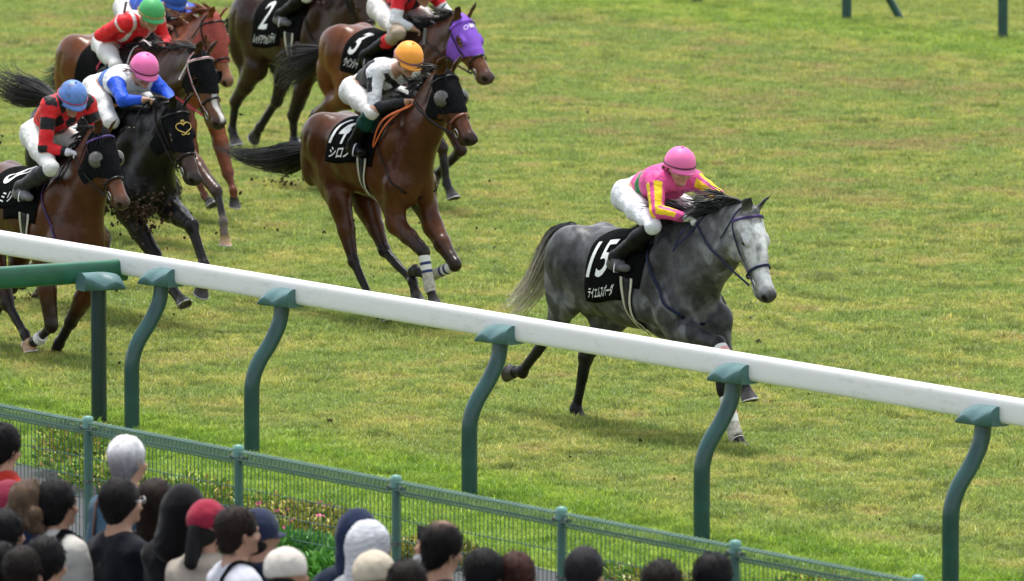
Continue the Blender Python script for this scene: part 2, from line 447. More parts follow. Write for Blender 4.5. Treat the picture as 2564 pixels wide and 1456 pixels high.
TRUNK = ('trunk',)
def horse_field(J, cb, cp, cm, cn, cf_, size=1.0, socks=None, head_y=0.0):
    """cb body, cp leg points, cm muzzle, cn neck, cf_ face colours. Returns field, trunk transform, head transform and joints"""
    F = Field(); Wp = A(0, 0, J['W'][1]); Cp = A(J['C'][0], 0, J['C'][1])
    L = np.linalg.norm(Wp - Cp); a = np.clip(L / 0.97, 0.93, 1.08) * size
    ex = unit(Wp - Cp); ez = unit(np.cross(ex, A(0, 1, 0))); R = np.stack([ex, A(0, 1, 0), ez], 1)
    tr = lambda p: Wp + (np.asarray(p) * a) @ R.T
    def E(c, r, col=cb, k=0.06, rot=0.0, tag='trunk', ry=0.0, rz=0.0):
        Ry = np.array([[math.cos(rot), 0, -math.sin(rot)], [0, 1, 0], [math.sin(rot), 0, math.cos(rot)]])
        Rz = np.array([[math.cos(rz), -math.sin(rz), 0], [math.sin(rz), math.cos(rz), 0], [0, 0, 1]])
        F.ell(tr(c), np.array(r) * a, R @ Rz @ Ry, k, col, tag)
    E((-.32, 0, -.40), (.52, .280, .355)); E((.02, 0, -.44), (.30, .255, .375)); E((-.70, 0, -.28), (.38, .255, .255), k=.08)
    E((-.64, 0, -.46), (.36, .245, .245), k=.08); E((-.95, 0, -.25), (.30, .22, .225), k=.08)
    E((-.06, 0, -.08), (.30, .055, .10), k=.10); E((-.02, 0, -.20), (.30, .15, .18), k=.10)
    for s in (-1, 1):
        E((-.97, s * .13, -.26), (.29, .155, .25), k=.04, rz=-s * .1); E((-1.15, s * .125, -.42), (.15, .12, .31), k=.03, rot=-.15)
        E((-.80, s * .12, -.42), (.20, .12, .24), k=.05)
        E((.10, s * .175, -.36), (.12, .090, .34), k=.022, rot=-.45); E((-.02, s * .195, -.52), (.16, .090, .16), k=.020, rot=.3)
        E((.30, s * .155, -.58), (.12, .110, .15), k=.022); E((.38, s * .085, -.60), (.10, .085, .18), k=.018)
        E((-.30, s * .17, -.30), (.45, .09, .22), k=.06)
    E((.26, 0, -.46), (.20, .17, .26), k=.06)
    for s in (-1, 1):
        F.cone(tr((.20, s * .292, -.30)), tr((.20, s * .285, -.62)), .020 * a, .018 * a, None, .055, cb, 'trunk', True)
        F.cone(tr((-.16, s * .318, -.34)), tr((-.13, s * .300, -.68)), .020 * a, .016 * a, None, .055, cb, 'trunk', True)
        F.cone(tr((-.74, s * .300, -.30)), tr((-.88, s * .275, -.62)), .022 * a, .020 * a, None, .06, cb, 'trunk', True)
        F.cone(tr((-1.02, s * .305, -.22)), tr((-1.10, s * .275, -.62)), .014 * a, .014 * a, None, .05, cb, 'trunk', True)
    F.cone(tr((.500, 0, -.42)), tr((.455, 0, -.78)), .024 * a, .022 * a, None, .05, cb, 'trunk', True)
    # head frame
    P = A(J['poll'][0], J['poll'][2] if len(J['poll']) > 2 else 0, J['poll'][1]); Mz = A(J['muz'][0], J['muz'][2] if len(J['muz']) > 2 else 0, J['muz'][1])
    hs = float(np.clip(np.linalg.norm(Mz - P) / 0.575, 1.0, 1.16)) * size
    HR = frame(Mz - P, A(0, 0, 1)); ht = lambda p: P + (np.asarray(p) * hs) @ HR.T
    # neck
    b0 = tr((.12, 0, -.22)); b1 = tr((.24, 0, -.42)); ne = ht((.03, 0, -.09)); th = ht((.10, 0, -.13))
    mid = (b1 * .55 + ne * .45) + A(0, 0, .03); yv = A(0, 1, 0)
    F.cone(b0, mid, .235 * a, .185 * a, (yv, .66), .10, cn, 'neck'); F.cone(b1, mid, .285 * a, .20 * a, (yv, .70), .08, cn, 'neck')
    F.cone(mid, ne, .200 * a, .135 * a, (yv, .64), .06, cn, 'neck')
    F.cone(tr((-.02, 0, -.13)), ne + (tr((-.02, 0, -.1)) - ne) * .12 + A(0, 0, .05), .09 * a, .06 * a, (yv, .6), .10, cn, 'neck')
    for s in (-1, 1): F.cone(tr((.26, s * .09, -.46)), ht((.12, s * .045, -.14)), .10 * a, .05 * a, None, .05, cn, 'neck')
    def HE(c, r, col=cf_, k=.03, rot=0.0, neg=False, tag='head'):
        Ry = np.array([[math.cos(rot), 0, -math.sin(rot)], [0, 1, 0], [math.sin(rot), 0, math.cos(rot)]])
        F.ell(ht(c), np.array(r) * hs, HR @ Ry, k, col, tag, neg)
    hy = HR[:, 1]
    HE((.09, 0, -.065), (.14, .094, .088)); F.cone(ht((.08, 0, -.07)), ht((.30, 0, -.075)), .090 * hs, .072 * hs, (hy, .98), .03, cf_, 'head')
    F.cone(ht((.27, 0, -.085)), ht((.54, 0, -.085)), .072 * hs, .054 * hs, (hy, .90), .03, cf_, 'head')
    HE((.17, 0, -.03), (.10, .055, .045), k=.05)
    HE((.565, 0, -.085), (.060, .054, .055), cm, .03, tag='muzzle'); HE((.555, 0, -.13), (.045, .042, .035), cm, .02, tag='muzzle'); HE((.52, 0, -.165), (.055, .032, .024), cm, .015, tag='muzzle')
    F.cone(ht((.20, 0, -.20)), ht((.50, 0, -.150)), .055 * hs, .030 * hs, (hy, .8), .04, cf_, 'head')
    for s in (-1, 1):
        HE((.155, s * .052, -.170), (.130, .038, .120), cf_, .022); HE((.185, s * .082, -.042), (.055, .026, .024), cf_, .016, rot=.15)
        F.cone(ht((.22, s * .072, -.085)), ht((.38, s * .052, -.11)), .018 * hs, .010 * hs, None, .02, cf_, 'head')
        HE((.585, s * .034, -.068), (.036, .020, .028), cm, .015, tag='muzzle')
        HE((.604, s * .044, -.070), (.027, .015, .021), (.006, .005, .005), .006, neg=True)
        HE((.190, s * .096, -.068), (.034, .013, .023), cf_, .008, neg=True)
        e0 = ht((-.005, s * .050, .000)); e1 = ht((-.035, s * .072, .085)); e2 = ht((-.045, s * .078, .155)); ev = unit(HR @ A(.75, s * .45, .1))
        F.cone(e0, e1, .034 * hs, .033 * hs, (ev, .42), .02, tuple(c * .9 for c in cn), 'ear'); F.cone(e1, e2, .033 * hs, .007 * hs, (ev, .42), .01, tuple(c * .6 for c in cn), 'ear')
        F.ell(e1 + ev * .022 * hs + HR @ A(0, 0, .01), A(.020, .020, .052) * hs, HR, .008, cn, 'ear', True)
    # legs
    legs = {}
    for nm in ('RF', 'LF', 'RH', 'LH'):
        s = -1 if nm[0] == 'R' else 1; K = [np.array(p, float) for p in J[nm]]; front = nm[1] == 'F'; y = A(0, 1, 0)
        sc = (socks or {}).get(nm, cp); mixc = tuple((x * .5 + z * .5) for x, z in zip(cb, cp))
        if front:
            s0 = tr((.27, s * .145, -.60)); e, k_, f, t = K
            F.cone(tr((.10, s * .15, -.38)), s0, .12 * a, .12 * a, (y, .75), .05, cb, 'up'); F.cone(s0, e, .125 * a, .10 * a, (y, .8), .05, cb, 'up')
            F.cone(tr((-.06, s * .15, -.50)), e, .12 * a, .085 * a, (y, .8), .04, cb, 'up')
            m1 = e * .55 + k_ * .45
            F.cone(e, m1, .105 * a, .080 * a, (y, .88), .03, cb, 'leg'); F.cone(m1, k_, .080 * a, .054 * a, None, .03, mixc, 'leg')
            F.cone(m1 * .4 + k_ * .6, k_, .055 * a, .046 * a, None, .02, cp, 'leg')
            F.ell(k_, A(.060, .055, .068) * a, None, .02, cp, 'leg'); back = 1
        else:
            hp = tr((-.98, s * .12, -.34)); e, k_, f, t = K
            F.cone(hp, e, .195 * a, .125 * a, (y, .72), .06, cb, 'up'); F.cone(tr((-1.17, s * .11, -.45)), e * .55 + k_ * .45, .125 * a, .065 * a, (y, .8), .05, cb, 'up')
            m1 = e * .5 + k_ * .5
            F.cone(e, m1, .130 * a, .088 * a, (y, .76), .04, cb, 'leg'); F.cone(m1, k_, .086 * a, .055 * a, (y, .88), .03, mixc, 'leg')
            d1 = unit(k_ - e); d2 = unit(k_ - f); cal = k_ + unit(d2 * .8 + d1 * .25) * .055 * a
            F.cone(k_, cal, .048 * a, .032 * a, None, .02, cp, 'leg'); F.cone(m1 * .8 + e * .2 + unit(np.cross(A(0, 1, 0), d1)) * 0.0, cal, .040 * a, .020 * a, None, .02, mixc, 'leg')
            F.ell(k_, A(.062, .052, .066) * a, None, .02, cp, 'leg')
        F.cone(k_, f, .050 * a, .040 * a, (y, .80), .02, cp, 'leg'); F.ell(f, A(.050, .044, .051) * a, None, .02, sc, 'leg')
        d = unit(t - f); cor = f + (t - f) * .62
        F.cone(f, cor, .041 * a, .043 * a, None, .012, sc, 'leg')
        legs[nm] = (e, k_, f, t, cor, a)
    return F, tr, ht, HR, hs, legs, a, P

def hoof_mesh(cor, t, f, kf, a, m, parent, hm):
    """slanted cone of horn with a flat sole and a steel shoe"""
    d = unit(t - f); sole = unit(d * .55 + unit(np.cross(np.cross(unit(f - kf), d), d)) * 0.0 + unit(t - f) * .3)
    s = Soup(); ref = A(0, 1, 0); fx = unit(np.cross(ref, d)); n = 14
    # heel side is opposite the toe: lean the sole plane so the toe wall is longer
    rows = []
    for h, r, lean in ((-0.006, .046, 0), (.038, .057, .008), (.085, .068, .018)):
        ring = []
        for j in range(n):
            q = 2 * math.pi * j / n; u_, v_ = math.cos(q), math.sin(q)
            rr = r * a * (1.0 if u_ > -.3 else .86)
            ring.append(cor + d * (h * a + (u_ * lean * a if h > 0 else 0)) + ref * v_ * rr * .92 + (-fx) * (u_ * rr * 1.08 + lean * .5 * a))
        rows.append(ring)
    V = [p for r in rows for p in r]; F = [(i * n + j, i * n + (j + 1) % n, (i + 1) * n + (j + 1) % n, (i + 1) * n + j) for i in range(2) for j in range(n)] + [tuple(range(n)), tuple(range(2 * n, 3 * n))[::-1]]
    s.add(V, F, 0); o = s.build('hoof', [hm], parent)
    sh = Soup(); ring = [p + d * .004 * a for p in rows[2]]; c = np.mean(ring, 0)
    loop = [c + (p - c) * .93 for k, p in enumerate(ring) if math.cos(2 * math.pi * k / n) > -.75]
    order = sorted(range(n), key=lambda k: (k + n // 2) % n); loop = [c + (ring[k] - c) * .93 for k in order if math.cos(2 * math.pi * k / n) > -.75]
    sh.tube(loop, .0075 * a, 5); sh.build('horseshoe', [M['steel']], o)

def horse(key, J, coat, label, number=None, name_txt=None, opts=None):
    o = opts or {}; W0 = J['pos']
    root = thing('horse', label, 'horse', (W0[0], W0[1], 0), 'racehorses galloping down the course')
    cb, cp, cm, cn, cfc = coat['body'], coat['points'], coat['muzzle'], coat.get('neck', coat['body']), coat.get('face', coat['body'])
    F, tr, ht, HR, hs, legs, a, P = horse_field(J, cb, cp, cm, cn, cfc, o.get('size', 1.0), o.get('socks'))
    V, Fc = F.mesh(0.0125, 0, None, lambda P: .0060 * wob(P * A(1.3, 1, .75), 13, 2.) + .0016 * wob(P, 37, 4.)); V = relax(V, Fc, 1, .45)
    C, bi = F.colors(V, 0.018)
    hl = (V - P) @ HR / hs
    if 'marks' in coat: C = coat['marks'](V, C, hl, tr, F, bi)
    nz = np.array([any(True for _ in ()) for _ in ()])
    for s in (-1, 1):   # dark inside of the nostrils
        d = np.linalg.norm((hl - A(.600, s * .042, -.070)) / A(.029, .020, .023), axis=1); C[d < 1] = C[d < 1] * .12
    me = mesh_from('horse_body', V, Fc, True, C, [M[coat.get('mat', 'coat')]]); link('body', me, root)
    for s in (-1, 1):
        e = Soup(); e.ball(ht((.190, s * .077, -.066)), A(.027, .018, .021) * hs, 8, 12, 0, HR); e.build('eye', M['eye'], root)
    for nm, (e, k_, f, t, cor, aa) in legs.items():
        hm = M[o['hooves'][nm]] if nm in o.get('hooves', {}) else M['hoof']
        hoof_mesh(cor, t, f, k_, aa, None, root, hm)
        if nm in o.get('bands', {}):
            spec = o['bands'][nm]; s = Soup()
            for q0, q1, mi in spec['rows']:
                ax = lambda q: (k_ + (f - k_) * q) if q <= 1 else f + (cor - f) * (q - 1)
                rad = lambda q: (.050 - .005 * q) * aa if q < .8 else (.047 + .007 * (1 - abs(q - 1) / .2) if q < 1.2 else .047) * aa
                qs = np.linspace(q0, q1, max(2, int((q1 - q0) / .12) + 2)); s.tube([ax(q) for q in qs], [rad(q) + .004 for q in qs], 14, mi)
            s.build('leg_bandage', [M[x] for x in spec['mats']], root)
    trunk = lambda q: q.tag in ('trunk', 'up', 'neck') and not q.neg
    Wr = Wrap(F, tr, -1.15, .16, 27, lambda q: q.tag == 'trunk' and not q.neg)
    # number cloth, black under-saddle cloth, girth, saddle
    nc = o.get('cloth', (-.80, -.34, .62)); x0, x1, L = nc; sh = o.get('cloth_shear', .13)
    for s in (-1, 1):
        V_, F_ = Wr.patch(lambda q: x0 + sh * (1 - q / L), lambda q: x1 + sh * (1 - q / L), .0, L, s, .016, 12, 18, .008, .003)
        part = Soup(); part.add(V_, F_); cl = part.build('number_cloth', M['black_cloth'], root)
        if number and (s < 0 or o.get('both', False)):
            for body, wx, wy, uc, ac, bold, pname in ((number,) + o['num'] + ('number',), (name_txt,) + o['nam'] + ('lettering',)):
                if not body: continue
                X, Y, TF = text_shape(body, wx, wy, bold)
                VT = []
                for x_, y_ in zip(X, Y):
                    arc = ac - y_; xx = (x0 + x1) / 2 + sh * (1 - arc / L) + uc + (x_ if s < 0 else -x_)
                    VT.append(Wr.at(xx, arc, s, .0215 + .003 * math.sin(9 * xx + 14 * arc) * math.sin(6 * arc + 3 * xx)))
                t_ = Soup(); t_.add(VT, TF); t_.build(pname, M['white_print'], cl, False)
        V_, F_ = Wr.patch(lambda q: -.42, lambda q: .13 - .10 * (q / .6) ** 2, .0, .56, s, .013, 12, 14, .006, .002)
        part = Soup(); part.add(V_, F_); part.build('saddle_pad', M['black_cloth'], root)
        V_, F_ = Wr.patch(lambda q: -.20 + .3 * q, lambda q: .02 + .08 * q, .0, .30, s, .042, 8, 8, .02, .0)
        part = Soup(); part.add(V_, F_); part.build('saddle_flap', M['black_leather'], root)
        ax0 = -.10; ends = 0.97
        for xa, xb, mm, off in ((ax0 - .055, ax0 + .055, 'black_leather', .016), (ax0 - .068, ax0 - .045, 'cream_elastic', .021), (ax0 + .045, ax0 + .068, 'cream_elastic', .021)):
            V_, F_ = Wr.patch(lambda q, xa=xa: xa, lambda q, xb=xb: xb, .50, ends, s, off, 2, 16, .006, .0)
            part = Soup(); part.add(V_, F_); part.build('girth_strap' if mm == 'black_leather' else 'girth_edge', M[mm], root)
    sad = Soup(); pts = [Wr.at(x, 0, 1, .05 + z) for x, z in ((-.32, .03), (-.25, .035), (-.16, .02), (-.06, .03), (.0, .06))]
    sad.tube(pts, [.02, .06, .06, .05, .02], 10, 0, True, (A(0, 0, 1), .45)); sad.build('saddle', M['black_leather'], root)
    # mane and tail
    mc = coat['mane']; nm_ = o.get('mane_n', 230); paths = []
    crest = [tr((-.02, 0, .02))]; 
    for q in np.linspace(0, 1, 9)[1:]:
        c0 = tr((.0, 0, .0)) * (1 - q) + ht((-.01, 0, .01)) * q
        n_ = unit(np.cross(unit(ht((0, 0, 0)) - tr((0, 0, 0))), A(0, 1, 0))); n_ = -n_ if n_[2] < 0 else n_
        ray = c0 + n_ * np.linspace(-.12, .12, 49)[:, None]; dd = F.ev(ray, lambda z: z.tag in ('neck', 'head', 'trunk') and not z.neg); j = np.where(dd < 0)[0]
        crest.append(ray[j[-1]] if len(j) else c0)
    crest = spline(crest, 60); ml = o.get('mane_len', .16); lift = o.get('mane_lift', .3); side = o.get('mane_side', -1)
    locks = []
    for i in range(max(20, nm_ // 7)): locks.append((random.random() ** .85, random.gauss(0, 1), random.uniform(.6, 1.25), np.random.randn(3) * .35, random.random() * 6.28))
    for i in range(nm_):
        lk = locks[i % len(locks)]; q = min(1, max(0, lk[0] + random.gauss(0, .008))); p0 = crest[int(q * 59)] + A(random.gauss(0, .008), random.gauss(0, .010), 0); fo = lk[1]
        l = ml * lk[2] * random.uniform(.8, 1.1); d0 = unit(A(-.55 + .15 * fo, side * .25 + .2 * lk[3][1], .25 + lift))
        p = [p0 - A(0, 0, .012)]; v = d0; clump = math.sin(q * 40) * .25
        for j in range(8):
            v = unit(v + A(-.20, side * (.16 + .1 * clump), -.34 + lift * .42 + clump * .3) * .8 + lk[3] * .22 + np.random.randn(3) * .05 + A(0, .25, .3) * .45 * math.sin(lk[4] + j * 1.5)); p.append(p[-1] + v * l / 8)
        paths.append(p)
    if not o.get('no_forelock'):
        for i in range(50):
            p0 = ht((-.02 + random.random() * .03, random.gauss(0, .02), .012)); v = unit(HR @ A(.8, .3 * random.gauss(0, 1), .5)); p = [p0]
            for j in range(6): v = unit(v + HR @ A(.12, 0, -.22) + np.random.randn(3) * .1); p.append(p[-1] + v * .026)
            paths.append(p)
    Vh, Fh, Ch = strands(paths, o.get('mane_r', .0068), lambda t, i: tuple(x * (1 + .5 * t) * (0.7 + .6 * ((i * 37) % 17) / 17) for x in mc)); link('mane', mesh_from('mane', Vh, Fh, True, Ch, [M['hair']]), root)
    tp = spline([A(*p) for p in J['tail']], 16); paths = []; n_t = o.get('tail_n', 300); wd = o.get('tail_w', .10)
    wk = [A(*np.random.randn(3)) for _ in range(7)]
    for i in range(n_t):
        c = wk[i % 7] * .4 + np.random.randn(3) * .8; c = c / max(1, np.linalg.norm(c)) ; ln = random.uniform(.55, 1.0); p = []; w = np.random.randn(3)
        for j in range(13):
            t = j / 12 * ln; b = tp[0] + 0; ii = t * 15; b = tp[int(ii)] * (1 - ii % 1) + tp[min(15, int(ii) + 1)] * (ii % 1)
            env = wd * (.38 + 1.0 * min(1, t * 2.4)) * (1 - o.get('taper', .3) * min(1, max(0, t - .25) / .6)); p.append(b + c * env + w * .022 * t * math.sin(3 + 5 * t + i) + wk[i % 7] * .05 * t * t)
        paths.append(p)
    tc0, tc1 = coat.get('tail', (mc, mc)); 
    def tcol(t, i): v = 0.75 + .5 * ((i * 29) % 13) / 13; u = min(1, max(0, (t - .25) / .45)); return tuple(v * (x * (1 - u) + y * u) for x, y in zip(tc0, tc1))
    Vh, Fh, Ch = strands(paths, o.get('tail_r', .0048), tcol); link('tail', mesh_from('tail', Vh, Fh, True, Ch, [M['hair']]), root)
    dk = Soup(); dk.tube([tr((-1.20, 0, -.16))] + [tp[0], tp[1], tp[2]], [.05, .05, .04, .02], 10); od = dk.build('tail_dock', M['hair'], root)
    me = od.data; at = me.color_attributes.new('col', 'FLOAT_COLOR', 'POINT'); at.data.foreach_set('color', np.tile(np.array([*tc0, 1], np.float32), len(me.vertices)))
    tack(root, F, tr, ht, HR, hs, P, a, o, Wr)
    return dict(root=root, F=F, tr=tr, ht=ht, HR=HR, hs=hs, Wr=Wr, pos=A(W0[0], W0[1], 0), a=a, J=J)

def tack(root, F, tr, ht, HR, hs, P, a, o, Wr):
    hsel = lambda q: q.tag in ('head', 'muzzle', 'neck') and not q.neg
    sm = M[o.get('bridle', 'black_leather')]
    if 'hood' in o:
        hd = o['hood']; sel = lambda q: q.tag in ('head', 'muzzle', 'neck') and not q.neg
        lo = P - .30; hi = P + .75; lo = np.minimum(P, ht((.6, 0, -.1))) - .25; hi = np.maximum(P, ht((.6, 0, -.1))) + .25
        V, Fc = F.mesh(.010, .008, sel, box=(lo, hi)); V = relax(V, Fc, 1, .4)
        l = (V - P) @ HR / hs; end = hd.get('end', .36); x, y, z = l.T
        keep = (x < end + .10 * np.clip((-z - .05) / .15, -1, 1) * hd.get('slant', -1)) & (x > -.055 - .5 * (z + .0)) & (x > -.13) & (z > -.30)
        keep &= (x > .02 - .9 * np.clip(-z - .10, 0, 1) * .3) | (z > -.12)
        if hd.get('cut', True): keep &= ~((x < .0) & (z < -.10))
        keep &= ~((z < -.09) & (x < .035 + .5 * (-z - .10)))
        r = hd.get('eye', .052)
        if r > 0:
            for s in (-1, 1): keep &= ~((((x - .19) / (r * 1.0)) ** 2 + ((z + .068) / (r * .78)) ** 2 < 1) & (y * s > .03))
        V, Fc, _ = keep_faces(V, Fc, keep); me = mesh_from('hood', V, Fc, True, None, [M[hd['mat']]]); h_o = link('hood', me, root)
        if r > 0 and hd.get('rim'):
            for s in (-1, 1):
                ring = [ht((.19 + r * math.cos(t), s * .09, -.068 + r * .78 * math.sin(t))) for t in np.linspace(0, 2 * math.pi, 25)]
                q, _n = F.snap(ring, .010, hsel); rs = Soup(); rs.tube(q, .0045, 6, 0, False); rs.build('eye_rim', M[hd['rim']], h_o)
        if hd.get('cups'):
            for s in (-1, 1):
                c = ht((.185, s * .088, -.068)); out_ = unit(HR @ A(.05, s * 1.0, .28)); fr = frame(out_, HR[:, 0]); rs = Soup(); n = 16; V_ = []; F_ = []
                for i, (r_, z_) in enumerate(((.068, -.01), (.066, .012), (.056, .034), (.036, .050), (.014, .056))):
                    for j in range(n):
                        t = 2 * math.pi * j / n; V_.append(c + (fr[:, 1] * math.cos(t) + fr[:, 2] * math.sin(t)) * r_ * hs + out_ * z_ * hs)
                for i in range(4): F_ += [(i * n + j, i * n + (j + 1) % n, (i + 1) * n + (j + 1) % n, (i + 1) * n + j) for j in range(n)]
                F_.append(tuple(4 * n + j for j in range(n))); rs.add(V_, F_); rs.build('blinker_cup', M['mesh_cup'], h_o)
        if hd.get('wings'):
            for s in (-1, 1):
                rs = Soup(); pts = [ht((.15 + .055 * math.sin(t), s * (.085 + .035 * (1 + math.cos(t)) / 2), -.068 + .05 * math.cos(t))) for t in np.linspace(0, math.pi, 9)]
                rs.ribbon(pts, .05, [HR @ A(-.6, s * .8, 0)] * 9, 0, .004); rs.build('blinker_wing', M['hood_black'], h_o)
        if hd.get('emblem'): hd['emblem'](h_o, F, ht, HR, hs, hsel)
    def path(pts, off=.012, n=24):
        q = spline([ht(p) for p in pts], n); return F.snap(q, off, hsel)
    def strap(pname, pts, w, mat, off=.012, n=24, extra=None):
        q, nn = path(pts, off, n); s = Soup(); s.ribbon(q, w, nn, 0, .005)
        ms = [mat]
        if extra is not None: q2, nn2 = path(pts, off + .005, n); s.ribbon(q2, w * .38, nn2, 1, .003); ms.append(extra)
        return s.build(pname, ms, root)
    ex = M[o['bridle2']] if 'bridle2' in o else None
    nb = M[o['noseband']] if 'noseband' in o else sm; bb = M[o.get('browband', o.get('bridle', 'black_leather'))]
    zt = [( .385, .0, -.0), (.385, .06, -.03), (.385, .07, -.10), (.385, .045, -.16), (.385, 0, -.20), (.385, -.045, -.16), (.385, -.07, -.10), (.385, -.06, -.03), (.385, 0, 0)]
    strap('noseband', zt, .022, nb, .012, 40)
    strap('browband', [(.03, -.10, -.09), (.045, -.085, -.02), (.055, -.04, .03), (.055, 0, .04), (.055, .04, .03), (.045, .085, -.02), (.03, .10, -.09)], .020, bb, .016, 26, ex)
    for s in (-1, 1):
        strap('cheek_strap', [(-.03, s * .06, -.01), (.03, s * .10, -.09), (.16, s * .10, -.115), (.30, s * .08, -.13), (.44, s * .07, -.13)], .017, sm, .013, 22, ex)
        strap('throat_strap', [(-.02, s * .07, -.03), (.02, s * .10, -.12), (.05, s * .095, -.19), (.09, s * .085, -.26)], .013, sm, .012, 14)
        c, nn = F.snap([ht((.475, s * .075, -.135))], .014, hsel); c = c[0]; nn = nn[0]; fr = frame(nn, HR[:, 0]); b = Soup()
        b.tube([c + (fr[:, 1] * math.cos(t) + fr[:, 2] * math.sin(t)) * .036 * hs for t in np.linspace(0, 2 * math.pi, 19)], .005, 6, 0, False); b.build('bit_ring', M['steel'], root)
    # breastplate strap round the base of the neck
    if o.get('breast', True):
        nsel = lambda q: q.tag in ('neck', 'trunk', 'up') and not q.neg; pts = []
        for t in np.linspace(0, 2 * math.pi, 41):
            c = tr((.24 - .17 * math.cos(t) * 1.0, 0, -.32)); pts.append(tr((.21 - .19 * math.cos(t), .30 * math.sin(t), -.33 + .32 * math.cos(t))))
        q, nn = F.snap(pts, .010, nsel, 6); s = Soup(); s.ribbon(q, o.get('breast_w', .014), nn, 0, .005); s.build('breastplate', M[o.get('breast_mat', o.get('bridle', 'black_leather'))], root)

